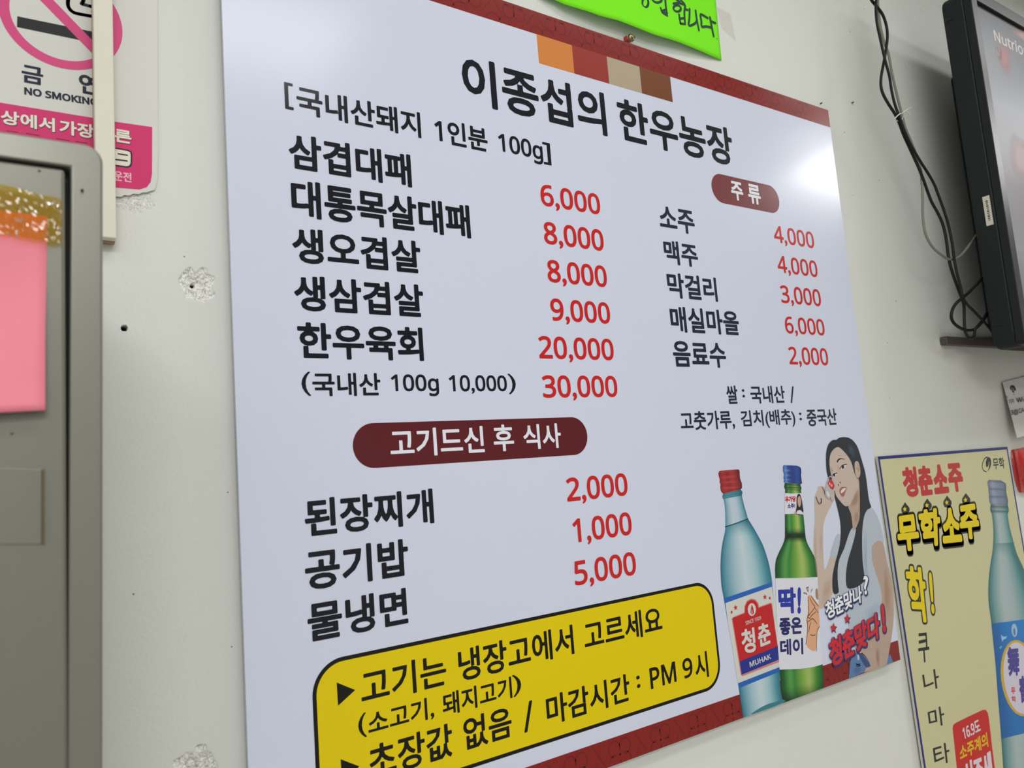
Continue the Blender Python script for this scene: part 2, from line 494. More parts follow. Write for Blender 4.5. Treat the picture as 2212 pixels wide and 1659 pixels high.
# --- border strips and colour squares
def wallrect(pr, X0, X1, Z0, Z1, col, lay):
    y = pr.y - lay*pr.EPS
    pr.addw([Vector((X0, y, Z0)), Vector((X1, y, Z0)), Vector((X1, y, Z1)), Vector((X0, y, Z1))], [(0, 1, 2, 3)], col)
ZT = P(1794.3, 275.7, YB).z      # lower edge of the top strip
ZBm = P(1595.7, 1500.6, YB).z    # upper edge of the bottom strip
for (za, zb) in ((ZT, BZ1), (BZ0, ZBm)):
    pr = Print(YB); wallrect(pr, BX0, BX1, za, zb, BRED, 1)
    pr.build('border_strip', M_ink, board, 'brick red border strip')
def motif(pr, X, Zc, za, zb, s):
    """line-drawn blossom and slanting dashes, clipped to the strip"""
    y = pr.y - 2*pr.EPS
    def line(pts, wd=.0016):
        n = len(pts)
        for i in range(n - 1):
            p, q = pts[i], pts[i+1]
            if not (za+.001 < p[1] < zb-.001 and za+.001 < q[1] < zb-.001 and BX0 < p[0] < BX1 and BX0 < q[0] < BX1): continue
            d = Vector((q[0]-p[0], 0, q[1]-p[1]))
            if d.length < 1e-7: continue
            d.normalize(); nn = Vector((-d.z, 0, d.x))*wd/2
            A, B = Vector((p[0], y, p[1])), Vector((q[0], y, q[1]))
            pr.addw([A+nn, B+nn, B-nn, A-nn], [(0, 1, 2, 3)], BDK)
    def arc(cx, cz, r, a0, a1, n=14):
        return [(cx + r*math.cos(math.radians(a0+(a1-a0)*k/n)), cz + r*math.sin(math.radians(a0+(a1-a0)*k/n))) for k in range(n+1)]
    for k in range(4):
        t = math.radians(45 + 90*k)
        cx, cz = X + s*.21*math.cos(t)*1.05, Zc + s*.21*math.sin(t)
        line(arc(cx, cz, s*.17, 45+90*k-150, 45+90*k+150))
    line([(X-.05*s, Zc), (X+.05*s, Zc)]); line([(X, Zc-.05*s), (X, Zc+.05*s)])
    line([(X+.42*s, Zc+.34*s - .7*s*k/8) if False else (X-.78*s+.42*s*k/8, Zc+.34*s-.62*s*k/8) for k in range(9)])
    line([(X+.34*s+.26*s*k/8, Zc-.36*s+.34*s*k/8) for k in range(9)])
    for c in (0, 1):
        line(arc(X-.62*s+.36*s*c, Zc-.52*s, s*.2, 20, 190 - 20*c))
for (za, zb, off) in ((ZT, BZ1, .012), (BZ0, ZBm, -.006)):
    pr = Print(YB); s = .056; X = BX0 + .03
    while X < BX1 - .02:
        motif(pr, X, (za+zb)/2 + off, za, zb, s); X += s*1.28
    pr.build('blossom_pattern', M_ink, board, 'dark red blossom line pattern on the border')
XQ = [P(1162, 110, YB).x, P(1238, 130, YB).x, P(1315, 170, YB).x, P(1384.5, 180, YB).x, P(1451, 200, YB).x]
ZQ = P(1240, 158.7, YB).z
for i, c in enumerate((rgb(198, 122, 60), rgb(142, 52, 46), rgb(166, 152, 130), rgb(112, 66, 42))):
    pr = Print(YB); wallrect(pr, XQ[i], XQ[i+1], ZQ, ZT + .0003, c, 2)
    pr.build('colour_square', M_ink, board, ('orange', 'brick red', 'beige', 'brown')[i] + ' printed square')

# --- pills and notice box
def rrect(X0, X1, Z0, Z1, r, n=10):
    out = []
    for cx, cz, a0 in ((X1-r, Z1-r, 0), (X0+r, Z1-r, 90), (X0+r, Z0+r, 180), (X1-r, Z0+r, 270)):
        for k in range(n+1):
            t = math.radians(a0 + 90*k/n); out.append((cx+r*math.cos(t), cz+r*math.sin(t)))
    return out
def fill(pr, pts, col, lay):
    y = pr.y - lay*pr.EPS
    pr.addw([Vector((p[0], y, p[1])) for p in pts], [tuple(range(len(pts)))], col)
z1 = P(809, 913.8, YB).z; z0 = P(809, 1011, YB).z
pr = Print(YB); fill(pr, rrect(P(762, 963, YB).x, P(1268.5, 940, YB).x, z0, z1, (z1-z0)/2), MAR, 2)
pr.build('pill_heading', M_ink, board, 'dark maroon pill heading in the middle')
z1 = P(1551, 375, YB).z; z0 = P(1562, 439, YB).z
pr = Print(YB); fill(pr, rrect(P(1536.5, 398, YB).x, P(1682.5, 430, YB).x, z0, z1, (z1-z0)/2), rgb(112, 52, 56), 2)
pr.build('pill_heading', M_ink, board, 'small maroon pill heading at upper right')
x0, x1 = P(674, 1487.5, YB).x, P(1557, 1449.6, YB).x
z1, z0 = P(1150, 1333, YB).z, P(1150, 1616.3, YB).z
pr = Print(YB); fill(pr, rrect(x0, x1, z0, z1, .034, 14), BLK, 2)
t = .0042
fill(pr, rrect(x0+t, x1-t, z0+t, z1-t, .030, 14), YEL, 3)
pr.build('notice_box', M_ink, board, 'yellow notice box with a black outline')

# --- lettering: word, (left, right, top, bottom extreme pixels), colour, weight
W1 = .026
words = [
 ('heading', [('이종섭의', (997, 150), (1310, 262), (1057.6, 132), (1135, 252)), ('한우농장', (1332, 223), (1579.5, 294), (1346.8, 213.5), (1565, 355.9))], INK, .023),
 ('subheading', [('[', (614.7, 203), (634.7, 238), (614.7, 176.8), (634.7, 238.3)), ('국내산돼지', (640.5, 212), (910.4, 295), (647.6, 185.4), (907, 298)),
   ('1인분', (938, 264), (1053.4, 309), (999.6, 266), (1048.8, 327.5)), ('100g', (1075.8, 295), (1172, 325), (1087, 289), (1165.6, 355)),
   (']', (1174, 340), (1191.7, 356.7), (1188.6, 310), (1191.7, 357.6))], INK, .021),
 ('menu_item', [('삼겹대패', (623.6, 319.8), (890.5, 402.8), (885.9, 334.5), (887, 405))], INK, W1),
 ('menu_item', [('대통목살대패', (627.6, 390.5), (1018, 513.5), (666, 391), (1015, 515))], INK, W1),
 ('menu_item', [('생오겹살', (631.3, 526), (907.4, 536.9), (644.5, 490.8), (901, 590.7))], INK, W1),
 ('menu_item', [('생삼겹살', (635.3, 629), (913.5, 632), (647.6, 593.7), (907.4, 685.3))], INK, W1),
 ('menu_item', [('한우육회', (641.8, 707.5), (915, 756.7), (661.4, 696), (910, 779.7))], INK, W1),
 ('menu_item', [('(', (651.3, 829), (671.3, 829), (667.6, 802.8), (669, 855)), ('국내산', (674.7, 827), (821.3, 819.7), (744.4, 805.2), (713.7, 855.7)),
   ('100g', (844.4, 818), (948, 833.5), (855, 808.3), (938, 855.7)), ('10,000', (969.5, 818), (1095, 830), (990, 810), (1020, 850.5)), (')', (1098, 830), (1114.3, 830.4), (1102.6, 807.4), (1105.6, 851.3))], INK, .020),
 ('menu_item', [('된장찌개', (658.4, 1125.9), (938, 1119.8), (932, 1055.2), (683, 1158.8))], INK, W1),
 ('menu_item', [('공기밥', (659, 1233.5), (880.6, 1178), (867.4, 1164.4), (695.3, 1272))], INK, W1),
 ('menu_item', [('물냉면', (664.5, 1342.7), (882.2, 1341), (873.6, 1269.8), (686, 1385))], INK, W1),
 ('price', [('6,000', (1168, 425.6), (1296.9, 449.6), (1185.9, 399.8), (1203, 455.5))], RED, .022),
 ('price', [('8,000', (1174.6, 501), (1304.4, 527), (1184.2, 479.2), (1210, 537.3))], RED, .022),
 ('price', [('8,000', (1182.5, 587), (1311.3, 604), (1193.5, 561.3), (1217.8, 619))], RED, .022),
 ('price', [('9,000', (1188.6, 659), (1318, 680), (1199.6, 644.5), (1224.7, 701))], RED, .022),
 ('price', [('20,000', (1162.5, 734.8), (1325.7, 759), (1175.6, 725.5), (1232.3, 783))], RED, .022),
 ('price', [('30,000', (1170.4, 817.3), (1333.6, 838), (1182.5, 810.4), (1239, 865.4))], RED, .022),
 ('price', [('2,000', (1222.2, 1039), (1356, 1053.4), (1341, 1022.2), (1258.8, 1088))], RED, .022),
 ('price', [('1,000', (1236, 1127), (1365, 1139.3), (1350, 1106.6), (1267, 1176.8))], RED, .022),
 ('price', [('5,000', (1242.3, 1260), (1374, 1223), (1359.6, 1192.6), (1275.5, 1267.4))], RED, .022),
 ('drink_item', [('소주', (1425.7, 482), (1500.3, 484), (1440, 446.2), (1484.8, 504.6))], SLATE, .024),
 ('drink_item', [('맥주', (1431.9, 518.4), (1507.5, 556), (1433.3, 517.3), (1491.7, 576))], SLATE, .024),
 ('drink_item', [('막걸리', (1440, 597.4), (1550.8, 645.5), (1546, 600), (1548.4, 651.7))], SLATE, .024),
 ('drink_item', [('매실마을', (1446.3, 669.5), (1595.8, 697), (1471, 662.7), (1591.3, 724.5))], SLATE, .024),
 ('drink_item', [('음료수', (1453.9, 764), (1568, 769), (1472.8, 736.5), (1552.8, 794.3))], SLATE, .024),
 ('drink_price', [('4,000', (1672.9, 514.3), (1758.5, 522), (1681.8, 487.7), (1697.5, 532))], RED, .016),
 ('drink_price', [('4,000', (1680.5, 577.8), (1766, 585.5), (1689.4, 552.4), (1705, 596.4))], RED, .016),
 ('drink_price', [('3,000', (1687.6, 644), (1773.2, 646.4), (1694.5, 616.5), (1712.5, 661.7))], RED, .016),
 ('drink_price', [('6,000', (1696.2, 705), (1780.8, 707.4), (1705.9, 683.8), (1719.9, 726.5))], RED, .016),
 ('drink_price', [('2,000', (1702.6, 755.7), (1788.5, 771), (1709.7, 748.8), (1728, 793.3))], RED, .016),
 ('origin_note', [('쌀', (1569, 848), (1593.7, 855), (1587.9, 832.7), (1586, 872.3)), (':', (1603.2, 850), (1608.8, 850), (1606, 840.6), (1606, 858.5)),
   ('국내산', (1621.2, 851.6), (1694.4, 844.8), (1667, 833.4), (1642.9, 871.6)), ('/', (1707.5, 865), (1714.3, 834.5), (1714, 834.5), (1708.5, 870.5))], SLATE, .020),
 ('origin_note', [('고춧가루,', (1471, 920.6), (1587.7, 917), (1509.7, 888), (1506, 930.8)), ('김치(배추)', (1599.2, 891.7), (1718, 905), (1655.2, 885.2), (1646, 925.2)),
   (':', (1726.6, 900), (1732, 900), (1728.4, 891), (1730, 907.8)), ('중국산', (1742.9, 901.5), (1806.5, 894.2), (1801, 882), (1754.8, 920.7))], SLATE, .020),
 ('pill_text', [('고기드신', (843.7, 973.8), (1047.3, 972), (1039.6, 920), (941, 984)), ('후', (1066.6, 953.8), (1110.3, 952), (1087, 917), (1089.4, 974.7)), ('식사', (1130.2, 938.4), (1211, 935.3), (1204, 914.4), (1162.5, 970))], WHITE, .020),
 ('pill_text', [('주', (1579.3, 411.8), (1605.8, 422), (1587.9, 392), (1594, 433)), ('류', (1616.4, 422), (1643.6, 429), (1627.4, 398.8), (1636, 441.7))], WHITE, .028),
 ('notice_text', [('고기는', (780.8, 1503.9), (963.9, 1449.6), (917.7, 1419.5), (893.7, 1497.6)), ('냉장고에서', (988.4, 1406.7), (1240.9, 1406.7), (1234.6, 1349), (1018.7, 1468)),
   ('고르세요', (1263, 1389), (1430.3, 1348.6), (1383.6, 1317), (1386, 1376.4))], BLK, .018),
 ('notice_text', [('(', (773.7, 1565.8), (791.4, 1560), (787.6, 1539.2), (790, 1591.8)), ('소고기,', (796, 1578.4), (937.9, 1540.5), (918.9, 1507.7), (920.2, 1557.7)), ('돼지고기', (956.8, 1538), (1106, 1490), (985.9, 1491.3), (1028.8, 1529)),
   (')', (1108, 1490), (1126, 1480), (1113.4, 1457.2), (1117.2, 1503.9))], BLK, .019),
 ('notice_text', [('초장값', (795.2, 1649), (975.8, 1575.9), (961.9, 1564), (884.8, 1662)), ('없음', (1000.3, 1568.3), (1105, 1559.4), (1079, 1530.4), (1013.6, 1619.5)), ('/', (1132.8, 1583.4), (1149.5, 1512.2), (1149.5, 1512.2), (1132.8, 1583.4)),
   ('마감시간', (1178.5, 1510.2), (1359, 1472.3), (1350.8, 1455.9), (1216.9, 1558.7)), (':', (1375.2, 1475), (1383, 1475), (1378.5, 1459.2), (1380.3, 1486.2)),
   ('PM', (1402.5, 1447), (1461.9, 1469.8), (1451.8, 1429.9), (1407.6, 1488.7)), ('9', (1474.5, 1442), (1494.7, 1429.4), (1487, 1420.6), (1482, 1465.5)), ('시', (1502.3, 1449.6), (1531.8, 1459.7), (1526.3, 1405.9), (1530, 1462.2))], BLK, .018),
]
for name, ws, col, bold in words:
    pr = Print(YB)
    for t, L, R_, T, B in ws:
        pr.text(t, (L, R_, T, B), col, lay=5, bold=(.009 if t in '()[]/' else bold) if t != ':' else .02)
    if col == BLK and ws[0][0] == '고기는': pr.poly([(727.3, 1474.3), (767.4, 1490.5), (730.3, 1524.6)], BLK, 5)
    if col == BLK and ws[0][0] == '초장값': pr.poly([(735.9, 1640), (776.5, 1655.5), (738.9, 1690)], BLK, 5)
    pr.build(name, M_ink, board)

# --- printed picture: pale blue bottle
A = Z(1500, 930, 4.809); B2 = lambda x, y: A(x, y + 1394.6)
def mixc(a, b, t): return tuple(a[i]*(1-t)+b[i]*t for i in range(4))
def ramp(stops):
    def f(t):
        for (t0, c0), (t1, c1) in zip(stops, stops[1:]):
            if t <= t1: return mixc(c0, c1, (t-t0)/max(t1-t0, 1e-6))
        return stops[-1][1]
    return f
tealA = ramp([(0, rgb(40, 98, 116)), (.08, rgb(78, 136, 154)), (.3, rgb(150, 178, 190)), (.5, rgb(182, 196, 204)), (.7, rgb(150, 184, 192)), (.9, rgb(70, 134, 150)), (1, rgb(40, 100, 120))])
tealB = ramp([(0, rgb(70, 128, 142)), (.12, rgb(130, 164, 178)), (.35, rgb(178, 190, 202)), (.6, rgb(172, 188, 202)), (.85, rgb(110, 158, 172)), (1, rgb(46, 104, 120))])
tealC = ramp([(0, rgb(60, 122, 142)), (.3, rgb(84, 144, 160)), (.6, rgb(74, 136, 152)), (1, rgb(38, 92, 110))])
pr = Print(YB)
pr.rows([(*A(300, 655), *A(480, 612)), (*A(291, 685), *A(499, 640)), (*A(298, 712), *A(492, 675))], lambda t, u: mixc(tealC(t), rgb(30, 80, 96), .5*abs(math.sin(u*9))), 4, 5)
pr.rows([(*A(304, 712), *A(492, 672)), (*A(318, 800), *A(515, 770)), (*A(322, 900), *A(538, 850)), (*A(322, 1000), *A(557, 918))], lambda t, u: tealB(t), 3)
pr.rows([(*A(322, 1000), *A(557, 918)), (*A(318, 1050), *A(600, 985)), (*A(300, 1130), *A(655, 1080)), (*A(280, 1250), *A(712, 1190)), (*A(272, 1400), *A(760, 1330)), (*A(275, 1520), *A(786, 1440)), (*A(284, 1630), *A(806, 1560)),
  (*B2(310, 370), *B2(815, 270)), (*B2(365, 680), *B2(850, 550)), (*B2(425, 1040), *B2(882, 950)), (*B2(450, 1200), *B2(886, 1080)), (*B2(478, 1400), *B2(893, 1270)), (*B2(509, 1588), *B2(920, 1437))],
  lambda t, u: mixc(tealC(t), tealA(t), min(1, u*6)), 3, 5, 18)
pr.ribbon(ZL(A, [(322, 1000), (370, 985), (440, 962), (500, 938), (557, 918)]), .0016, rgb(46, 104, 118), 4)
pr.poly(ZL(B2, [(600, 1553), (660, 1500), (760, 1448), (840, 1425), (915, 1400), (922, 1435)]), rgb(52, 116, 128), 4, 3)
o = pr.build('bottle_picture', M_ink, board, 'printed picture of a pale blue glass bottle with a red cap')
bott1 = o
pr = Print(YB)
redr = ramp([(0, rgb(120, 30, 36)), (.2, rgb(160, 44, 50)), (.45, rgb(130, 34, 40)), (.6, rgb(165, 48, 52)), (1, rgb(84, 26, 32))])
pr.rows([(*A(262, 418), *A(450, 403)), (*A(250, 445), *A(468, 415)), (*A(256, 480), *A(471, 455)), (*A(264, 510), *A(474, 490)), (*A(262, 535), *A(480, 515)), (*A(272, 560), *A(492, 545)), (*A(270, 590), *A(495, 580)), (*A(278, 630), *A(492, 600)), (*A(300, 656), *A(480, 612))],
  lambda t, u: mixc(redr(t), rgb(190, 96, 96), max(0, math.sin(u*26))*.35*(1-abs(t-.45)*2)), 4, 6)
pr.build('cap_picture', M_ink, bott1, 'printed red screw cap')
pr = Print(YB)
CR = rgb(196, 196, 192)
pr.poly(ZL(B2, [(305, 350), (800, 182), (812, 262), (832, 400), (852, 550), (870, 750), (882, 950), (887, 1110), (462, 1282), (442, 1160), (400, 890), (350, 610), (318, 420)]), rgb(36, 92, 170), 4)
pr.poly(ZL(B2, [(322, 398), (804, 228), (832, 400), (852, 550), (870, 750), (882, 950), (885, 1062), (450, 1232), (400, 890), (350, 610)]), CR, 5)
pr.poly(ZL(B2, [(388, 560), (400, 545), (518, 496), (520, 430), (545, 375), (590, 350), (635, 360), (665, 400), (672, 438), (795, 392), (808, 405), (878, 985), (880, 1010), (500, 1158), (482, 1145)]), rgb(190, 120, 112), 6)
pr.poly(ZL(B2, [(396, 562), (404, 550), (524, 503), (528, 430), (550, 385), (590, 362), (630, 372), (655, 405), (664, 450), (792, 403), (800, 412), (866, 845), (470, 1005)]), rgb(180, 32, 38), 7)
pr.poly(ZL(B2, [(470, 1005), (866, 845), (878, 985), (492, 1142)]), rgb(34, 48, 132), 7)
for x, y, r in ((428, 445, 32), (387, 493, 22), (733, 335, 32), (783, 346, 22)):
    c = B2(x, y); pr.star(c[0], c[1], r/4.8, rgb(178, 44, 48), 7, -8)
c = B2(597, 465)
pr.poly(pr.oval(c[0], c[1], 9, 14, 0), CR, 8)
pr.poly(ZL(B2, [(597, 410), (612, 450), (620, 500), (600, 520), (582, 500), (588, 450)]), rgb(180, 32, 38), 9)
pr.poly(ZL(B2, [(598, 455), (604, 500), (598, 515), (592, 500)]), CR, 10)
pr.text('SINCE 1929', None, CR, 9, .012, ZL(B2, [(530, 588), (690, 530), (694, 566), (534, 628)]))
pr.text('청', None, CR, 9, .03, ZL(B2, [(482, 680), (620, 645), (645, 905), (500, 928)]))
pr.text('춘', None, CR, 9, .03, ZL(B2, [(650, 625), (770, 590), (805, 808), (672, 862)]))
pr.text('MUHAK', None, CR, 9, .03, ZL(B2, [(570, 1010), (785, 925), (798, 975), (578, 1068)]))
pr.build('label_picture', M_ink, bott1, 'printed red and blue label on a cream ground')

# --- printed picture: green bottle
pr = Print(YB)
grA = ramp([(0, rgb(20, 60, 34)), (.1, rgb(30, 90, 40)), (.25, rgb(84, 150, 78)), (.32, rgb(44, 116, 50)), (.5, rgb(106, 152, 60)), (.66, rgb(154, 176, 96)), (.85, rgb(50, 124, 44)), (1, rgb(22, 70, 36))])
grD = ramp([(0, rgb(18, 36, 26)), (.5, rgb(20, 50, 30)), (1, rgb(16, 38, 28))])
def gr(t, u):
    if u < .30: return grA(t)
    if u < .36: return mixc(grA(t), grD(t), (u-.30)/.06)
    if u < .43: return grD(t)
    if u < .52: return mixc(grD(t), grA(t), (u-.43)/.09)
    return grA(t)
pr.rows([(*A(942, 543), *A(1100, 552)), (*A(934, 570), *A(1106, 580)), (*A(935, 595), *A(1113, 600)), (*A(944, 612), *A(1104, 625))], lambda t, u: mixc(grA(t), rgb(20, 50, 30), .75*abs(math.sin(u*8))), 4, 5)
pr.rows([(*A(943, 610), *A(1108, 620)), (*A(940, 760), *A(1120, 770)), (*A(940, 900), *A(1135, 900)), (*A(940, 1050), *A(1150, 1050)), (*A(938, 1120), *A(1158, 1120)), (*A(915, 1190), *A(1182, 1190)), (*A(876, 1270), *A(1226, 1270)), (*A(846, 1350), *A(1262, 1350)), (*A(838, 1440), *A(1275, 1440)), (*A(841, 1540), *A(1280, 1540))], gr, 3, 6, 18)
prb = Print(YB)
prb.rows([(*B2(885, 1080), *B2(1332, 1030)), (*B2(892, 1200), *B2(1339, 1130)), (*B2(903, 1330), *B2(1343, 1220)), (*B2(930, 1433), *B2(1346, 1279))], lambda t, u: mixc(grA(t), grD(t), max(0, (u-.55)/.45) * (1-.5*t)), 3, 6, 18)
bott2 = pr.build('bottle_picture', M_ink, board, 'printed picture of a green glass bottle with a blue cap')
prb.build('bottle_base_picture', M_ink, bott2, 'printed green bottle base')
pr = Print(YB)
blr = ramp([(0, rgb(36, 66, 140)), (.12, rgb(90, 130, 190)), (.25, rgb(34, 66, 144)), (.5, rgb(38, 56, 120)), (.8, rgb(40, 74, 150)), (1, rgb(20, 34, 84))])
pr.rows([(*A(935, 358), *A(1060, 364)), (*A(921, 372), *A(1102, 385)), (*A(922, 420), *A(1111, 430)), (*A(930, 455), *A(1108, 462)), (*A(926, 490), *A(1112, 490)), (*A(932, 515), *A(1114, 520)), (*A(926, 530), *A(1118, 545)), (*A(942, 545), *A(1108, 556))],
  lambda t, u: mixc(blr(t), rgb(130, 164, 210), max(0, math.sin(u*30))*.4*max(0, 1-abs(t-.2)*4)), 5, 6)
pr.build('cap_picture', M_ink, bott2, 'printed blue screw cap')
pr = Print(YB)
PW = rgb(206, 206, 216)
pr.poly(ZL(A, [(940, 650), (1020, 655), (1114, 650), (1122, 740), (1133, 872), (1030, 866), (939, 868)]), PW, 6)
pr.text('무가당', None, rgb(176, 40, 50), 7, .05, ZL(A, [(942, 685), (1052, 680), (1055, 738), (944, 750)]))
pr.text('소주!', None, rgb(34, 44, 110), 7, .05, ZL(A, [(965, 762), (1045, 758), (1048, 806), (968, 810)]))
pr.poly(ZL(A, [(1062, 690), (1078, 660), (1095, 660), (1112, 700), (1125, 780), (1130, 870), (1050, 868), (1060, 800), (1060, 740)]), rgb(36, 36, 44), 7, 2)
pr.poly(ZL(A, [(1074, 700), (1092, 680), (1106, 710), (1108, 760), (1094, 795), (1078, 775), (1072, 740)]), rgb(188, 150, 138), 8, 2)
pr.poly(ZL(A, [(1060, 866), (1070, 830), (1100, 826), (1126, 850), (1130, 872)]), PW, 9, 0)
pr.poly(ZL(A, [(1032, 866), (1055, 820), (1060, 866)]), rgb(188, 150, 138), 8)
pr.poly(ZL(B2, [(842, 140), (1060, 138), (1280, 128), (1290, 400), (1312, 780), (1331, 1034), (1240, 1062), (1090, 1082), (886, 1090), (866, 800), (850, 430)]), PW, 6)
NV = rgb(34, 34, 92); BLU = rgb(38, 52, 150)
pr.text('딱', None, BLU, 7, .045, ZL(B2, [(866, 240), (1052, 232), (1058, 505), (880, 510)]))
pr.text('!', None, BLU, 7, .04, ZL(B2, [(1070, 232), (1110, 232), (1106, 508), (1070, 512)]))
pr.text('좋은', None, NV, 7, .040, ZL(B2, [(880, 555), (1112, 540), (1122, 720), (888, 735)]))
pr.text('데이', None, NV, 7, .040, ZL(B2, [(888, 775), (1128, 758), (1132, 930), (894, 945)]))
SK = rgb(208, 156, 122); LNB = rgb(60, 42, 36)
pr.poly(ZL(B2, [(1178, 335), (1195, 315), (1215, 320), (1240, 350), (1270, 390), (1290, 420), (1296, 520), (1300, 640), (1272, 720), (1258, 890), (1190, 870), (1165, 820), (1172, 720), (1176, 640), (1162, 590), (1175, 520), (1180, 440)]), SK, 8, 3)
pr.poly(ZL(B2, [(1258, 260), (1270, 248), (1282, 260), (1287, 360), (1262, 340)]), rgb(150, 120, 104), 8, 2)
for st in ([(1180, 330), (1184, 420), (1190, 500), (1170, 560), (1176, 620), (1172, 720), (1158, 828)], [(1215, 325), (1250, 380), (1288, 430)], [(1200, 345), (1225, 400), (1250, 440), (1200, 510), (1175, 540)], [(1250, 445), (1285, 500)], [(1180, 548), (1200, 555), (1215, 530), (1260, 490)], [(1185, 590), (1230, 560), (1272, 610)], [(1300, 640), (1275, 700), (1268, 895)], [(1210, 600), (1195, 650), (1190, 700)], [(1205, 725), (1230, 735), (1255, 728)]):
    pr.ribbon(ZL(B2, st), .0011, LNB, 9)
for tr in ([(1160, 240), (1185, 222), (1183, 290)], [(1232, 245), (1212, 262), (1208, 298)], [(1132, 285), (1160, 290), (1176, 312), (1140, 302)]):
    pr.poly(ZL(B2, tr), LNB, 8); q = ZL(B2, tr); cx = sum(a[0] for a in q)/len(q); cy = sum(a[1] for a in q)/len(q)
    pr.poly([(cx+(a[0]-cx)*.5, cy+(a[1]-cy)*.5) for a in q], rgb(214, 170, 110), 9)
pr.build('label_picture', M_ink, bott2, 'printed white labels with blue lettering and a snapping hand')

# --- printed picture: woman with long black hair holding a small glass
SKN = rgb(184, 168, 158); SKD = rgb(148, 118, 98); SKM = rgb(170, 148, 134); HAIR = rgb(34, 38, 46); SHIRT = rgb(168, 178, 190); SHD = rgb(140, 152, 166); JEAN = rgb(84, 116, 156); JD = rgb(50, 70, 116)
pr = Print(YB)
pr.poly(ZL(A, [(1245, 760), (1247, 690), (1262, 650), (1278, 620), (1280, 590), (1300, 576), (1345, 582), (1375, 640), (1392, 700), (1415, 640), (1440, 600), (1456, 625), (1452, 720), (1400, 820), (1356, 920), (1338, 1010), (1334, 1150), (1344, 1350), (1354, 1450), (1390, 1370), (1420, 1290), (1475, 1310), (1480, 1500), (1450, 1620), (1440, 1690), (1400, 1765), (1350, 1835), (1300, 1852), (1290, 1790), (1282, 1500), (1262, 1380), (1238, 1280), (1240, 1100), (1250, 950), (1248, 850)]), SKN, 2, 2)
pr.build('arm_picture', M_ink, board, 'printed raised forearm and hand')
pr = Print(YB)
pr.poly(ZL(A, [(1475, 1090), (1510, 1080), (1520, 1200), (1495, 1320), (1412, 1302), (1440, 1190)]), SHIRT, 4, 2)
pr.poly(ZL(A, [(1610, 1040), (1700, 960), (1760, 860), (1825, 798), (1875, 840), (1918, 930), (1950, 1040), (1972, 1165), (1930, 1145), (1880, 1160), (1845, 1215), (1838, 1300), (1870, 1430), (1920, 1560), (1948, 1700), (1945, 1800), (1915, 1960), (1896, 2060), (1640, 2130), (1580, 1900), (1500, 1780), (1450, 1680), (1470, 1500), (1500, 1300), (1560, 1130)]), SHIRT, 5, 2)
woman = pr.build('woman_picture', M_ink, board, 'printed picture of a woman in a white shirt with long black hair')
pr = Print(YB)
pr.poly(ZL(A, [(1845, 1225), (1868, 1172), (1920, 1146), (1962, 1175), (1982, 1260), (2010, 1400), (2045, 1540), (2065, 1680), (2072, 1880), (2066, 2010), (2048, 2150), (2022, 2300), (2008, 2400), (1995, 2432), (1770, 2512), (1775, 2460), (1830, 2450), (1800, 2372), (1735, 2300), (1640, 2230), (1690, 2100), (1900, 2010), (1938, 1920), (1950, 1760), (1930, 1620), (1885, 1480), (1850, 1340)]), SKM, 6, 2)
pr.build('skin_picture', M_ink, woman, 'printed bare arm and midriff')
pr = Print(YB)
pr.poly(ZL(B2, [(1618, 1010), (1650, 930), (1700, 905), (1770, 950), (1815, 1000), (1832, 1055), (1780, 1075), (1768, 1112), (1604, 1184)]), JEAN, 7)
pj = Print(YB); pj.poly(ZL(B2, [(2030, 925), (2066, 1010), (2000, 1036), (2008, 980)]), JEAN, 7)
pr.poly(ZL(B2, [(1690, 905), (1740, 930), (1800, 1000), (1828, 1050), (1780, 1062), (1740, 1000)]), JD, 8, 2)
pr.ribbon(ZL(B2, [(1680, 1030), (1700, 1036), (1722, 1030)]), .0016, JD, 9); pr.ribbon(ZL(B2, [(1680, 1048), (1702, 1052), (1724, 1046)]), .0016, JD, 9)
pr.poly(ZL(B2, [(1690, 945), (1700, 930), (1714, 950), (1712, 985), (1698, 990)]), SHIRT, 9, 2)
pr.build('jeans_picture', M_ink, woman, 'printed blue jeans'); pj.build('jeans_picture', M_ink, woman, 'printed blue jeans behind the arm')
pr = Print(YB)
pr.poly(ZL(A, [(1368, 300), (1370, 230), (1382, 170), (1405, 125), (1440, 98), (1474, 97), (1500, 78), (1545, 68), (1600, 74), (1650, 105), (1695, 170), (1725, 260), (1752, 350), (1776, 440), (1795, 570), (1808, 680), (1822, 750), (1838, 798), (1800, 820), (1770, 870), (1752, 960), (1742, 1090), (1744, 1260), (1750, 1380), (1768, 1520), (1760, 1570),
  (1700, 1620), (1640, 1640), (1590, 1635), (1574, 1560), (1580, 1440), (1600, 1330), (1640, 1200), (1680, 1030), (1640, 1010), (1600, 1090), (1555, 1230), (1505, 1340), (1488, 1460), (1492, 1600), (1500, 1680), (1455, 1700), (1436, 1640), (1438, 1500), (1470, 1350), (1508, 1200), (1522, 1050), (1512, 920), (1480, 780), (1455, 680), (1440, 600), (1405, 520), (1385, 470), (1372, 400)]), HAIR, 8, 2)
pr.build('hair_picture', M_ink, woman, 'printed long black hair')
pr = Print(YB)
pr.poly(ZL(A, [(1590, 760), (1640, 660), (1700, 480), (1716, 620), (1718, 800), (1715, 900), (1700, 960), (1672, 1024), (1650, 1036), (1640, 960), (1625, 860)]), SKM, 9, 2)
pr.poly(ZL(A, [(1404, 360), (1405, 290), (1418, 235), (1450, 192), (1485, 172), (1515, 182), (1560, 225), (1600, 275), (1630, 330), (1648, 390), (1668, 460), (1698, 520), (1702, 600), (1680, 680), (1640, 745), (1590, 785), (1560, 782), (1520, 740), (1480, 690), (1462, 640), (1450, 560), (1425, 480), (1415, 430)]), SKN, 10, 2)
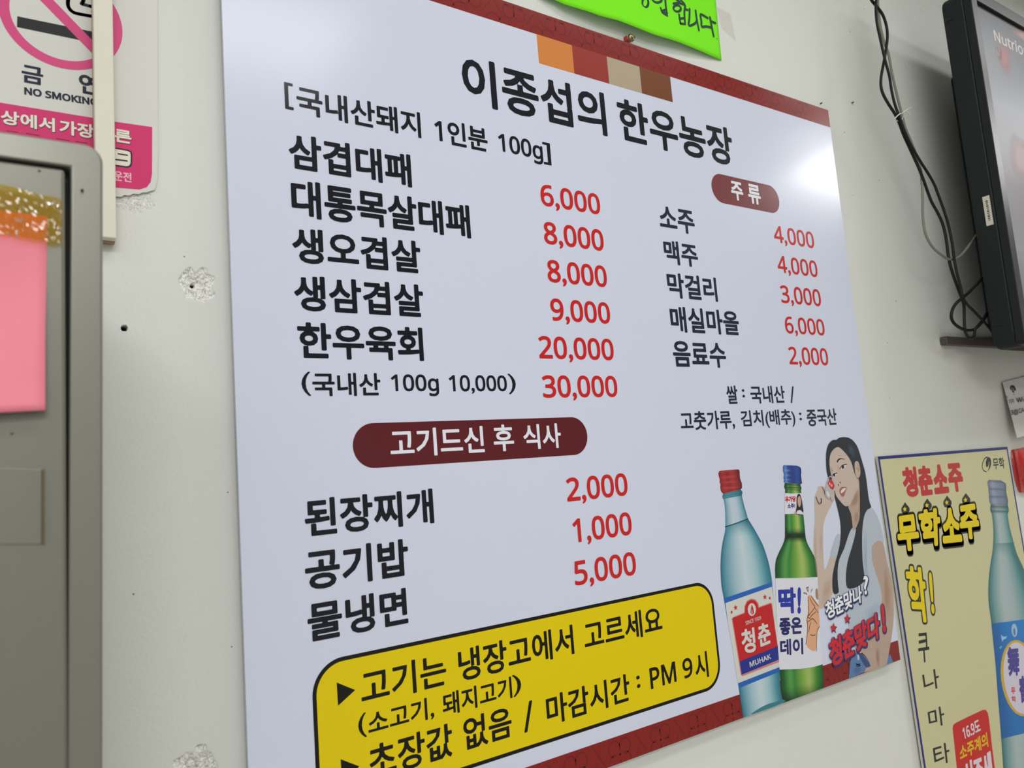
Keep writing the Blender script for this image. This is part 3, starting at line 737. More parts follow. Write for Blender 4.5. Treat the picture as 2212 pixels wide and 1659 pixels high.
pr.poly(ZL(A, [(1664, 340), (1680, 318), (1702, 325), (1716, 365), (1725, 430), (1718, 475), (1700, 492), (1682, 482), (1668, 430)]), rgb(182, 160, 144), 11, 2)
face = pr.build('face_picture', M_ink, woman, 'printed face and neck')
pr = Print(YB)
pr.ribbon(ZL(A, [(1485, 325), (1500, 300), (1530, 292), (1562, 300)]), .0030, rgb(130, 98, 88), 12, taper=True)
for cx, cy, s in ((1542, 380, 1.25), (1452, 465, .95)):
    pm = pr; pr = Print(YB)
    pr.poly(ZL(A, [(cx-24*s, cy+18*s), (cx-8*s, cy-10*s), (cx+14*s, cy-18*s), (cx+28*s, cy-20*s), (cx+14*s, cy+8*s), (cx-4*s, cy+20*s)]), rgb(200, 196, 200), 12, 2)
    pr.poly(ZL(A, [(cx-9*s, cy+10*s), (cx-8*s, cy-10*s), (cx+8*s, cy-14*s), (cx+11*s, cy+4*s), (cx+2*s, cy+14*s)]), rgb(34, 32, 52), 13, 2)
    pr.ribbon(ZL(A, [(cx-24*s, cy+16*s), (cx-8*s, cy-12*s), (cx+14*s, cy-20*s), (cx+32*s, cy-24*s)]), .0013, rgb(60, 46, 50), 14)
    pr.build('eye_picture', M_ink, woman, 'printed dark eye'); pr = pm
pr.build('eyebrow_picture', M_ink, woman, 'printed brown eyebrow'); pr = Print(YB)
pr.poly(ZL(A, [(1506, 622), (1520, 592), (1545, 585), (1575, 588), (1583, 600), (1568, 640), (1555, 680), (1535, 688), (1515, 660)]), rgb(156, 92, 94), 12, 2)
pr.poly(ZL(A, [(1520, 640), (1535, 608), (1575, 596), (1560, 625), (1532, 650)]), rgb(206, 200, 198), 13, 2)
pr.build('lips_picture', M_ink, woman, 'printed parted red lips'); pr = Print(YB)
pr.ribbon(ZL(A, [(1512, 535), (1518, 545)]), .0018, rgb(74, 52, 50), 12); pr.ribbon(ZL(A, [(1494, 560), (1499, 570)]), .0018, rgb(74, 52, 50), 12)
pr.build('nose_picture', M_ink, woman, 'printed nostrils'); pr = Print(YB)
pr.ribbon(ZL(A, [(1690, 345), (1705, 375), (1712, 410)]), .0009, SKD, 12); pr.ribbon(ZL(A, [(1680, 385), (1698, 402), (1704, 425)]), .0009, SKD, 12)
pr.build('ear_picture', M_ink, woman, 'printed ear folds')
pr = Print(YB)  # glass in the hand
pr.poly(ZL(A, [(1360, 610), (1375, 540), (1392, 490), (1410, 472), (1432, 480), (1455, 515), (1466, 560), (1462, 620), (1440, 640), (1418, 690), (1395, 712), (1370, 690), (1356, 650)]), rgb(170, 168, 172), 13, 2)
pr.poly(ZL(A, [(1395, 500), (1405, 480), (1425, 488), (1432, 505), (1410, 520)]), rgb(60, 50, 64), 14)
pr.poly(ZL(A, [(1382, 548), (1402, 510), (1432, 516), (1458, 575), (1440, 618), (1412, 600)]), rgb(184, 40, 44), 15)
pr.text('청춘', None, rgb(214, 170, 170), 16, .03, ZL(A, [(1400, 530), (1440, 568), (1430, 592), (1392, 556)]))
pr.poly(ZL(A, [(1372, 640), (1385, 632), (1402, 660), (1400, 690), (1385, 680)]), rgb(204, 202, 200), 14, 2)
pr.poly(ZL(A, [(1418, 720), (1424, 650), (1436, 620), (1450, 622), (1456, 660), (1450, 720)]), SKN, 16, 2)
pr.ribbon(ZL(A, [(1265, 690), (1285, 740), (1300, 765)]), .0016, rgb(150, 104, 96), 13); pr.ribbon(ZL(A, [(1318, 705), (1322, 735), (1312, 760)]), .0018, rgb(160, 108, 100), 13)
pr.ribbon(ZL(A, [(1330, 590), (1350, 630), (1356, 660)]), .0014, rgb(150, 112, 102), 13)
pr.build('glass_picture', M_ink, woman, 'printed small clear glass with a red label')
pr = Print(YB)  # soft tones in the print
pr.blob(ZL(A, [(1590, 130), (1650, 160), (1680, 250), (1650, 290), (1600, 230)]), rgb(74, 88, 104), 9, .55, .8, under=HAIR)
pr.blob(ZL(A, [(1640, 700), (1700, 590), (1716, 700), (1690, 780), (1610, 800)]), rgb(140, 106, 90), 11, .75, .7, under=SKM)
pr.blob(ZL(A, [(1665, 840), (1716, 820), (1716, 940), (1670, 1000), (1650, 930)]), rgb(136, 106, 88), 11, .6, .8, under=SKM)
pr.blob(ZL(A, [(1475, 350), (1510, 345), (1520, 400), (1500, 440), (1480, 420)]), rgb(170, 128, 118), 11, .45, .9, under=SKN)
pr.blob(ZL(A, [(1405, 380), (1430, 380), (1450, 430), (1425, 450), (1405, 420)]), rgb(140, 112, 104), 11, .6, .9, under=SKN)
pr.blob(ZL(A, [(1240, 1000), (1268, 1000), (1275, 1400), (1300, 1700), (1262, 1480), (1240, 1250)]), rgb(148, 122, 104), 4, .5, .9, under=SKN)
pr.blob(ZL(A, [(1300, 1000), (1340, 1000), (1345, 1300), (1300, 1350), (1290, 1200)]), rgb(156, 134, 120), 3, .5, .9, under=SKN)
pr.blob(ZL(A, [(1340, 1560), (1440, 1480), (1440, 1700), (1330, 1830), (1300, 1780)]), rgb(156, 128, 108), 3, .6, .9, under=SKN)
pr.blob(ZL(A, [(1750, 1000), (1800, 980), (1800, 1400), (1830, 1700), (1770, 1650), (1745, 1300)]), SHD, 6, .8, .9, under=SHIRT)
pr.blob(ZL(A, [(1760, 1850), (1940, 1750), (1930, 1950), (1760, 2050)]), SHD, 6, .7, .9, under=SHIRT)
pr.blob(ZL(A, [(1980, 1350), (2010, 1450), (2050, 1700), (2040, 1950), (1975, 2000), (1960, 1700), (1960, 1500)]), rgb(150, 122, 100), 7, .8, .8, under=SKM)
pr.blob(ZL(B2, [(1880, 850), (1925, 860), (1930, 1060), (1905, 1080), (1880, 960)]), rgb(132, 92, 76), 7, .7, .9, under=SKM)
pr.blob(ZL(B2, [(1680, 1050), (1740, 1040), (1740, 1120), (1660, 1150), (1640, 1100)]), JD, 9, .5, .9, under=JEAN)
pr.build('soft_tones_picture', M_inks, woman, 'printed soft shading of skin, hair and shirt', kind='stuff')
# slogans over the picture
pr = Print(YB)
SLN = rgb(38, 48, 96); DR = rgb(190, 34, 44)
q1 = ZL(B2, [(1350, 392), (1735, 205), (1745, 385), (1375, 575)])
for k, ch in enumerate('청춘맞나'):
    def seg(q, a, b):
        L = lambda p, r, t: (p[0]+(r[0]-p[0])*t, p[1]+(r[1]-p[1])*t)
        return [L(q[0], q[1], a), L(q[0], q[1], b), L(q[3], q[2], b), L(q[3], q[2], a)]
    sg = seg(q1, k*.25+.005, k*.25+.245)
    pr.text(ch, None, SLN, 17, .028, [(x+1.0, y+1.6) for x, y in sg], .0022)
    pr.text(ch, None, rgb(222, 222, 226), 18, .028, sg)
sg = ZL(B2, [(1750, 120), (1805, 105), (1806, 300), (1768, 315)])
pr.text('?', None, SLN, 17, .02, [(x+1, y+1.6) for x, y in sg], .0022); pr.text('?', None, rgb(222, 222, 226), 18, .02, sg)
q2 = ZL(B2, [(1388, 790), (1915, 480), (1935, 745), (1420, 1085)])
for k, ch in enumerate('청춘맞다'):
    sg = seg(q2, k*.25+.005, k*.25+.245)
    pr.text(ch, None, rgb(54, 40, 92), 19, .034, [(x+1.0, y+1.8) for x, y in sg], .0024)
    pr.text(ch, None, DR, 20, .034, sg)
sg = ZL(B2, [(1932, 410), (1965, 405), (1992, 690), (1962, 710)])
pr.text('!', None, rgb(54, 40, 92), 19, .035, [(x+1, y+1.8) for x, y in sg], .0022); pr.text('!', None, DR, 20, .035, sg)
for x, y, r in ((1588, 560, 50), (1445, 655, 52)):
    c = B2(x, y); pr.star(c[0]+.8, c[1]+1.6, r/4.8*1.15, rgb(54, 40, 92), 19, 0, .62); pr.star(c[0], c[1], r/4.8, DR, 20, 0, .62)
pr.build('slogan_lettering', M_ink, board, 'white and red outlined slogan with stars over the woman')

# ================================================================ YELLOW POSTER
YP = -.008
C3 = Z(1880, 950, 6.635); C4 = Z(1880, 1180, 6.635); C5 = Z(1880, 1409, 6.635)
poster = empty('soju_poster', P(1895.8, 986.2, YP), 'pale yellow poster with a blue border, right of the menu board', 'poster')
def pw(px, py, y=YP):
    q = P(px, py, y); return (q.x, q.z)
PT = [pw(1895.8, 986.2), pw(2176, 965), pw(2340, 2000), pw(2060, 2080)]
PT[3] = (pw(1996, 1659)[0] + (pw(1996, 1659)[0]-PT[0][0])*.55, pw(1996, 1659)[1] + (pw(1996, 1659)[1]-PT[0][1])*.55)
dx = PT[1][0]-PT[0][0]; dz = PT[1][1]-PT[0][1]
PT[2] = (PT[3][0]+dx, PT[3][1]+dz)
M_foam = mat('foam_board', rgb(190, 186, 176), .6)
slab('panel', PT, YP, YP+.0042, M_foam, poster)
def quadprint(pr, q, col, lay):
    y = pr.y - lay*pr.EPS
    pr.addw([Vector((p[0], y, p[1])) for p in q], [(0, 1, 2, 3)], col)
def inset(q, t):
    c = (sum(p[0] for p in q)/4, sum(p[1] for p in q)/4)
    out = []
    for p in q:
        out.append((p[0] + (t if p[0] < c[0] else -t), p[1] + (t if p[1] < c[1] else -t)))
    return out
pr = Print(YP); quadprint(pr, PT, rgb(26, 36, 108), 1); pr.build('border', M_post_ink, poster, 'dark blue border line')
pr = Print(YP); quadprint(pr, inset(PT, .0058), rgb(190, 186, 145), 2); pr.build('yellow_ground', M_post_ink, poster, 'pale yellow printed ground')
PR_, PY_, PK = rgb(176, 46, 50), rgb(214, 190, 10), rgb(38, 42, 36)
pr = Print(YP)
q = ZL(C3, [(440, 398), (1300, 325), (1355, 735), (490, 835)])
for k, ch in enumerate('청춘소주'):
    pr.text(ch, None, PR_, 4, .052, seg(q, k*.25+.004, k*.25+.246))
pr.build('heading', M_post_ink, poster, 'red printed heading')
pr = Print(YP)
cq = [('무', [(372, 1100), (655, 1055), (725, 1580), (405, 1610)]), ('학', [(680, 1010), (1000, 965), (1010, 1515), (735, 1545)]), ('소', [(1030, 990), (1240, 960), (1325, 1460), (1040, 1490)]), ('주', [(1262, 950), (1520, 905), (1585, 1410), (1300, 1440)])]
for ch, q in cq:
    for dy in (0, 22, 45):
        pr.text(ch, None, PK, 4, .045, ZL(C3, [(x+dy*.15, y+dy) for x, y in q]), .0045)
for ch, q in cq: pr.text(ch, None, PY_, 5, .048, ZL(C3, q))
for x, y in ((498, 985), (815, 930), (1100, 890), (1368, 852)):
    pr.poly(ZL(C3, [(x, y-88), (x+25, y-55), (x+62, y-10), (x+62, y+40), (x+30, y+75), (x-30, y+75), (x-52, y+30), (x-50, y-10), (x-20, y-55)]), PK, 4, 2)
    c = C3(x-4, y+10); pr.star(c[0], c[1], 6.2, PY_, 5, -8, .75)
q = ZL(C4, [(495, 275), (765, 300), (845, 1095), (585, 1085)])
pr.text('학', None, PK, 4, .028, q, .0038); pr.text('학', None, PY_, 5, .028, q)
q = ZL(C4, [(832, 375), (880, 368), (925, 965), (880, 975)])
pr.text('!', None, PK, 4, .03, q, .0038); pr.text('!', None, PY_, 5, .03, q)
pr.build('cartoon_lettering', M_post_ink, poster, 'yellow lettering with thick black outline and stars')
for ch, q, f in (('쿠', [(672, 1250), (825, 1232), (862, 1650), (700, 1680)], C4), ('나', [(738, 300), (968, 225), (1000, 505), (780, 572)], C5), ('마', [(818, 835), (1045, 762), (1078, 1040), (850, 1085)], C5), ('타', [(892, 1350), (1118, 1285), (1150, 1565), (930, 1650)], C5)):
    pr = Print(YP); pr.text(ch, None, PK, 4, .012, ZL(f, q)); pr.build('black_letter', M_post_ink, poster, 'thin black printed letter')
pr = Print(YP)
pr.text('무학', None, PK, 4, .02, ZL(C3, [(1752, 262), (1912, 245), (1930, 410), (1765, 428)]))
pr.ribbon(ZL(C3, [(1680, 245), (1640, 270), (1612, 330), (1605, 390), (1625, 440), (1662, 458)]), .0022, PK, 4)
pr.poly(ZL(C3, [(1655, 320), (1672, 265), (1700, 248), (1725, 275), (1732, 340), (1718, 400), (1680, 458), (1700, 400), (1705, 320), (1700, 312), (1692, 370), (1672, 395), (1658, 370)]), PK, 4, 2)
pr.build('leaf_logo', M_post_ink, poster, 'black leaf logo with two letters')
pr = Print(YP)
pr.poly(ZL(C5, [(1180, 1090), (1190, 1040), (1225, 1012), (1420, 915), (1615, 825), (1655, 825), (1685, 870), (1700, 950), (1745, 1350), (1790, 1700), (1830, 2100), (1300, 2200), (1240, 1650)]), rgb(186, 36, 32), 4)
pr.text('16.9도', None, rgb(206, 196, 206), 6, .028, ZL(C5, [(1312, 1085), (1555, 958), (1588, 1128), (1342, 1250)]))
pr.text('소주계의', None, rgb(208, 170, 30), 6, .03, ZL(C5, [(1272, 1345), (1668, 1145), (1695, 1352), (1290, 1562)]))
pr.text('시조새', None, rgb(206, 196, 206), 6, .05, ZL(C5, [(1322, 1592), (1722, 1408), (1765, 1790), (1362, 1940)]))
pr.build('red_box', M_post_ink, poster, 'red tilted box with white and yellow lettering')
# poster bottle
C6 = Z(2100, 940, 10.37)
pr = Print(YP)
tp = ramp([(0, rgb(44, 96, 98)), (.12, rgb(96, 140, 140)), (.35, rgb(160, 174, 176)), (.6, rgb(150, 168, 170)), (.85, rgb(90, 142, 144)), (1, rgb(56, 106, 108))])
pr.rows([(*C3(1728, 925), *C3(1972, 935)), (*C3(1718, 1000), *C3(1985, 1010)), (*C3(1740, 1060), *C3(1972, 1060))], lambda t, u: mixc(tp(t), rgb(30, 70, 66), .7*abs(math.sin(u*7))), 4, 5)
pr.rows([(*C3(1742, 1060), *C3(1968, 1060)), (*C3(1758, 1200), *C3(1988, 1200)), (*C3(1765, 1350), *C3(2022, 1350)), (*C3(1760, 1490), *C3(2055, 1470))], lambda t, u: tp(t), 4)
pr.rows([(*C3(1760, 1490), *C3(2055, 1470)), (*C3(1748, 1620), *C3(2105, 1640)), (*C4(1722, 250), *C4(2190, 300)), (*C4(1695, 500), *C4(2290, 560)), (*C4(1695, 800), *C4(2380, 820)), (*C4(1735, 1100), *C4(2420, 1040)), (*C5(1790, 120), *C5(2470, 60)), (*C5(1840, 750), *C5(2500, 650)), (*C5(1905, 1659), *C5(2560, 1500)), (*C5(1960, 2500), *C5(2610, 2300))],
  lambda t, u: mixc(rgb(60, 116, 118), tp(min(1, t*1.15)), min(1, .35+u*5)), 3, 6, 18)
pb = pr.build('bottle_picture', M_post_ink, poster, 'printed picture of a pale green bottle')
pr = Print(YP)
cp = ramp([(0, rgb(92, 106, 128)), (.25, rgb(142, 150, 172)), (.5, rgb(120, 132, 156)), (.8, rgb(110, 124, 142)), (1, rgb(70, 88, 104))])
pr.rows([(*C6(385, 1000), *C6(640, 1012)), (*C6(347, 1040), *C6(745, 1078)), (*C6(352, 1110), *C6(760, 1130)), (*C6(368, 1200), *C6(764, 1220)), (*C6(368, 1250), *C6(762, 1260)), (*C6(378, 1340), *C6(778, 1350)), (*C6(380, 1400), *C6(790, 1400)), (*C6(388, 1500), *C6(806, 1480)), (*C6(420, 1550), *C6(796, 1570))],
  lambda t, u: mixc(cp(t), rgb(76, 88, 108), .6*max(0, math.sin(u*20))), 5, 6)
pr.build('cap_picture', M_post_ink, pb, 'printed silver screw cap')
pr = Print(YP)
pr.rows([(*C4(1736, 1110), *C4(2420, 1020)), (*C4(1760, 1350), *C4(2440, 1250)), (*C5(1795, 170), *C5(2470, 60)), (*C5(1835, 700), *C5(2500, 560)), (*C5(1882, 1240), *C5(2540, 1080))], lambda t, u: mixc(rgb(20, 84, 146), rgb(30, 116, 186), min(1, t*3)*(1-.4*u)), 5)
c = C5(2140, 370)
pr.poly(pr.oval(c[0], c[1], 40, 83, -7, 28), rgb(190, 158, 50), 6); pr.poly(pr.oval(c[0], c[1], 34, 78, -7, 28), rgb(196, 190, 206), 7)
KP = rgb(66, 60, 136)
pr.text('舞', None, KP, 9, .035, ZL(C5, [(1950, -70), (2130, -95), (2140, 335), (1985, 345)]))
pr.text('鶴', None, KP, 9, .035, ZL(C5, [(2120, 345), (2330, 310), (2345, 700), (2150, 730)]))
pr.text('무', None, rgb(190, 60, 54), 9, .04, ZL(C5, [(2015, 505), (2075, 500), (2082, 600), (2022, 605)]))
pr.text('학', None, rgb(190, 60, 54), 9, .04, ZL(C5, [(2022, 632), (2082, 625), (2092, 710), (2030, 715)]))
c = C4(2065, 1205); pr.poly(pr.oval(c[0], c[1], 6.5, 14.5, -4), rgb(150, 176, 204), 7); pr.poly(pr.oval(c[0], c[1]+3, 2.2, 8, -4), rgb(70, 110, 150), 8)
pr.poly(ZL(C4, [(1870, 1260), (1895, 1290), (1920, 1295), (1965, 1290), (1940, 1325), (1905, 1340), (1888, 1372), (1880, 1320)]), rgb(140, 184, 216), 7)
pr.poly(ZL(C4, [(1850, 1450), (1875, 1425), (1900, 1450), (1878, 1445), (1865, 1480)]), rgb(110, 160, 204), 7)
pr.build('label_picture', M_post_ink, pb, 'printed blue label with a white and gold oval')

# ================================================================ NO-SMOKING SHEET
YS = -.0025
sheet = empty('no_smoking_sheet', P(100, 300, YS), 'glossy white no smoking sheet with pink ring and pink band', 'sign')
M_sheet = mat('laminated_sheet', rgb(200, 200, 195), .42, spec=.2, bump=(9, .2, .002))
M_sheetpaper = M_sheet
outl = [(-160, -420), (345, -300), (341, -150), (340, 0), (340.5, 120), (341, 250), (341.5, 330), (340, 385), (337, 402), (334, 410), (326, 412), (318, 415), (308, 415.5), (300, 419), (288, 418), (280, 422), (268, 421), (262, 425), (250, 424), (235, 427), (150, 418), (-160, 380)]
pts = [(P(x, y, YS).x, P(x, y, YS).z) for x, y in outl]
slab('laminate', pts, YS, YS+.0012, M_sheet, sheet)
PKc = rgb(200, 70, 122); PKd = rgb(196, 48, 104); DN = rgb(22, 28, 46)
p1, p2, p3 = [P(*q, YS) for q in ((0, 35), (264.5, 66), (158, 151))]
def circ(a, b, c):
    ax, ay, bx, by, cx, cy = a.x, a.z, b.x, b.z, c.x, c.z
    d = 2*(ax*(by-cy)+bx*(cy-ay)+cx*(ay-by))
    ux = ((ax*ax+ay*ay)*(by-cy)+(bx*bx+by*by)*(cy-ay)+(cx*cx+cy*cy)*(ay-by))/d
    uy = ((ax*ax+ay*ay)*(cx-bx)+(bx*bx+by*by)*(ax-cx)+(cx*cx+cy*cy)*(bx-ax))/d
    return ux, uy, math.hypot(ax-ux, ay-uy)
cx, cz, cr = circ(p1, p2, p3)
pr = Print(YS)
n = 72; vv, ff = [], []
for k in range(n):
    t = 2*math.pi*k/n
    for r in (cr, cr-.0088): vv.append(Vector((cx+r*math.cos(t), YS-2*Print.EPS, cz+r*math.sin(t))))
ff = [(2*k, 2*((k+1) % n), 2*((k+1) % n)+1, 2*k+1) for k in range(n)]
pr.addw(vv, ff, PKc)
c0, c1 = P(100.7, 0, YS), P(199, 101, YS)
dd = Vector((c1.x-c0.x, 0, c1.z-c0.z)).normalized(); nn = Vector((-dd.z, 0, dd.x))
h0 = Vector((cx, 0, cz)); off = (c0-h0).dot(nn); mid = h0 + nn*off; L = math.sqrt((cr-.003)**2-off**2)
a0, a1 = mid - dd*L, mid + dd*L
for q in (a0, a1): q.y = YS - 3*Print.EPS
hw = nn*.0050
pr.addw([a0+hw, a1+hw, a1-hw, a0-hw], [(0, 1, 2, 3)], PKc)
pr.build('prohibition_ring', M_sheet_ink, sheet, 'pink ring with a diagonal bar')
pr = Print(YS)
pr.poly([(37.3, 35), (232, 75), (232, 99), (36.6, 58.3)], rgb(28, 32, 32), 2)
E7 = Z(0, 0, 7.373)
pr.ribbon(ZL(E7, [(1100, -60), (1082, 20), (1085, 90), (1115, 150), (1170, 195), (1230, 215), (1330, 235), (1440, 255), (1600, 285)]), .0034, DN, 2)
pr.ribbon(ZL(E7, [(1340, -40), (1325, 20), (1300, 62), (1440, 100), (1600, 130)]), .0034, DN, 2, smooth=0)
pr.build('cigarette_drawing', M_sheet_ink, sheet, 'black cigarette bar and smoke lines')
pr = Print(YS)
pr.text('금', [(46.5, 154.6), (93.6, 164), (54.3, 139.7), (84, 183.8)], DN, 2, .03)
pr.text('연', [(170, 173.6), (214, 180), (209, 164), (196.7, 204.8)], DN, 2, .03)
pr.text('NO SMOKING', None, DN, 2, .044, [(52, 187.5), (210.5, 213.5), (211.5, 229.5), (52.5, 204.3)])
pr.build('black_lettering', M_sheet_ink, sheet)
pr = Print(YS)
pr.poly([(-120, 201), (0, 221.5), (198, 254), (250, 263), (328.8, 274.4), (328.5, 375), (325.5, 393), (317, 404.6), (301, 409.5), (252, 405.4), (150, 396), (-120, 370)], PKd, 2)
pr.build('pink_band', M_sheet_ink, sheet, 'pink band with rounded lower corner')
pr = Print(YS)
WS = rgb(216, 212, 200)
for t, e in (('세', [(-34, 240), (-2, 250), (-5, 236), (-10, 272)]), ('상에서', [(1.6, 254), (118.8, 284), (18, 239), (112.3, 284.5)]), ('가장', [(128.6, 279.3), (203.5, 290), (138.3, 259), (184, 297.2)]), ('른', [(247.4, 294), (284, 300.4), (256.3, 279), (276.7, 310.2)])):
    pr.text(t, [(a+.8, b+1.4) for a, b in e], rgb(110, 40, 66), 3, .030, extra=.0004); pr.text(t, e, WS, 4, .030)
E3 = Z(0, 180, 6.144)
pr.poly(ZL(E3, [(1380, 850), (1540, 853), (1700, 880), (1745, 905), (1757, 950), (1755, 1070), (1735, 1110), (1690, 1122), (1540, 1100), (1380, 1080)]), rgb(40, 30, 34), 3)
pr.poly(ZL(E3, [(1380, 868), (1540, 872), (1690, 898), (1725, 915), (1735, 955), (1732, 1060), (1715, 1092), (1680, 1100), (1540, 1080), (1380, 1062)]), WS, 4)
pr.ribbon(ZL(E3, [(1570, 935), (1690, 955)]), .0014, rgb(40, 30, 34), 5); pr.ribbon(ZL(E3, [(1450, 1000), (1685, 1030)]), .0016, rgb(40, 30, 34), 5)
pr.text('운전', [(246, 380), (284, 383.5), (273.4, 372), (276.7, 393.2)], rgb(222, 180, 190), 4, .02)
for q in ([(15, 282.5), (39, 286)], [(57, 288), (85, 293)], [(122, 299), (150, 304)], [(164, 305.5), (187, 309)]): pr.ribbon(q, .0007, rgb(110, 30, 60), 4)
pr.build('white_lettering', M_sheet_ink, sheet, 'white lettering on the pink band')

# ================================================================ CABLE DUCT
duct = empty('cable_duct', P(225, 515, -.02), 'cream plastic cable duct crossing the no smoking sheet', 'cable duct')
M_duct = mat('cream_plastic', rgb(206, 202, 188), .45, noise_col=(8, .05))
M_ductside = mat('shaded_plastic', rgb(150, 118, 96), .6)  # brown base colour paints in the shade on the duct's side
xl, xr = P(203.5, 240, -.02).x, P(247, 200, -.02).x
zb = P(228, 513.5, -.02).z
box('duct_base', xl+.0004, xr-.0004, -.010, -.0012, zb-.0005, 2.69, M_ductside, duct)
bevel(box('duct_cover', xl, xr, -.020, -.0098, zb, 2.69, M_duct, duct), .0015, 2)

# ================================================================ GREEN PAPER NOTICE
gb = [(1150, -14), (1199, 0), (1219.9, 9.5), (1271, 24.7), (1294, 33.2), (1337.6, 44.6), (1371.8, 57.9), (1411.6, 74), (1464.8, 90.2), (1506.6, 107.3), (1558.8, 130.6)]
gt = [(1128, -292), (1530, -165)]
def gsurf_uv(u, v): return -.0015 - .017 * v**2 * math.sin(math.pi*min(max(u, 0), 1))**.8
def gsurf(px, py):
    u = min(max((px-1150)/408.8, 0), 1)
    k = u*10
    yb = gb[0][1] + (gb[-1][1]-gb[0][1])*u + 4
    yt = -292 + 127*u
    return gsurf_uv(u, min(max((py-yt)/(yb-yt), 0), 1.05)) - .0004
vs, fs = [], []
NU, NV_ = 60, 24
for j in range(NV_+1):
    v = j/NV_
    for i in range(NU+1):
        u = i/NU; px = 1150 + 408.8*u
        for k in range(10):
            if gb[k][0] <= px <= gb[k+1][0]+1e-6:
                tt = (px-gb[k][0])/(gb[k+1][0]-gb[k][0]); yb = gb[k][1]+(gb[k+1][1]-gb[k][1])*tt; break
        tx = 1128 + 402*u; ty = -292 + 127*u
        vs.append(P(tx+(px-tx)*v, ty+(yb-ty)*v, gsurf_uv(u, v)))
fs = [(j*(NU+1)+i, j*(NU+1)+i+1, (j+1)*(NU+1)+i+1, (j+1)*(NU+1)+i) for j in range(NV_) for i in range(NU)]
M_green = mat('green_paper', (.22, .92, .010), .7, spec=.2)
gp = mesh('green_notice', vs, fs, M_green, None, True, loc=P(1350, 40, -.01))
tag(gp, 'bright green paper notice with handwriting above the menu board', 'notice')
sm = gp.modifiers.new('thickness', 'SOLIDIFY'); sm.thickness = .0003; sm.offset = 1
G = Z(1180, 0, 5.267)
pr = Print(0, gsurf); GI = rgb(22, 56, 44)
def oval_pts(cx, cy, rx, ry, rot=0, n=12): return pr.oval(cx, cy, rx, ry, rot, n)
wd = .0042
pr.ribbon(ZL(G, oval_pts(1128, 30, 34, 55)), wd, GI, 1, 3, True)
for st in ([(1205, -5), (1230, 20), (1268, 30), (1305, 16), (1316, -10)], [(1352, -30), (1362, 80), (1375, 180)], [(1302, 92), (1316, 130), (1328, 152), (1376, 180)], [(1312, 128), (1368, 108)], [(1328, 148), (1376, 146)],
           [(1478, -8), (1520, 18)], [(1448, 42), (1500, 34), (1562, 50)], [(1500, 30), (1470, 60)], [(1535, 5), (1580, 60), (1572, 140), (1580, 272)], [(1575, 104), (1608, 112)],
           [(1512, 165), (1520, 220), (1528, 268)], [(1528, 268), (1578, 274)], [(1516, 214), (1574, 206)], [(1632, 102), (1630, 200), (1624, 290), (1690, 268), (1712, 240)], [(1700, 120), (1716, 230), (1738, 345)],
           [(1838, 204), (1800, 180), (1758, 165), (1766, 240), (1772, 302), (1820, 300), (1880, 312)], [(1864, 195), (1884, 300), (1906, 412)], [(1878, 240), (1926, 262)], [(1943, 439), (1945, 441)]):
    pr.ribbon(ZL(G, st), wd if len(st) > 1 and st[0][0] != 1943 else .0018, GI, 1)
pr.ribbon(ZL(G, oval_pts(1490, 96, 42, 36, 10)), wd, GI, 1, 3, True)
pr.build('handwriting', M_paper_ink, gp, 'dark green marker handwriting')

# clear tape remnants on the wall beside it
M_tape = bpy.data.materials.new('clear_tape'); M_tape.use_nodes = True
nt = M_tape.node_tree; b = nt.nodes['Principled BSDF']; b.inputs['Base Color'].default_value = rgb(190, 184, 164); b.inputs['Alpha'].default_value = .10; b.inputs['Roughness'].default_value = .4
tp_ = [pw(1548, 14, -.0006), pw(1578, 30, -.0006), pw(1590, 90, -.0006), pw(1560, 62, -.0006)]
o = slab('tape_strip', tp_, -.0006, -.0003, M_tape)
tag(o, 'faint clear tape strip stuck on the wall beside the green paper', 'tape')

# ================================================================ SCREW above the board
sc = P(1359, 89, 0)
screw = empty('wall_screw', sc, 'brass screw with red plastic plug above the board', 'screw')
M_brass = mat('brass', (.25, .20, .11), .3, 1)
M_redpl = mat('red_plastic', rgb(170, 60, 50), .5)
tube('shank', [sc, sc + Vector((.001, -.012, .001))], .0018, M_brass, screw, 12, 1)
bm = bmesh.new(); bmesh.ops.create_uvsphere(bm, u_segments=20, v_segments=12, radius=.0062)
hc = P(1363.6, 81.6, -.014)
for v in bm.verts: v.co = Vector((v.co.x, v.co.y*.55, v.co.z)) + hc - sc
me = bpy.data.meshes.new('screw_head'); bm.to_mesh(me); bm.free(); me.materials.append(M_brass)
for p in me.polygons: p.use_smooth = True
link(bpy.data.objects.new('screw_head', me), screw)
q = [P(x, y, -.005) for x, y in ((1350.5, 77.5), (1352.5, 80), (1354, 83), (1358, 83), (1362, 85), (1363.5, 89), (1360.5, 92.5), (1356, 90.5), (1352, 87.5))]
slab('wall_plug', [(a.x, a.z) for a in q], -.008, -.0005, M_redpl, screw, .0008)
# other small things in the wall
for (px, py, r, lab) in ((1840, 222.5, .0016, 'small grey nail stub in the wall right of the board corner'), (1772, 224, .0013, 'tiny nail stub just above the board corner')):
    c = P(px, py); o = tube('nail', [c, c + Vector((0, -.004, 0))], r, mat('nail_steel', (.12, .12, .11), .5, .6), None, 8, 1)
    tag(o, lab, 'nail')

# ================================================================ TELEVISION
tv = empty('television', (1.64, -.13, EYE + .168), 'black flat television mounted on the wall at far right', 'television')
M_tv = mat('black_plastic', (.012, .017, .017), .5, spec=.25)
M_tvf = mat('gloss_bezel', (.018, .02, .022), .35, spec=.2, bump=(60, .06, .001))
M_tvd = mat('bezel_inner', (.006, .006, .006), .5)
Ztv0, Ztv1 = .1686 + EYE, .915 + EYE
X0, X1 = 1.632, 2.80
YBk, YFr = -.098, -.156
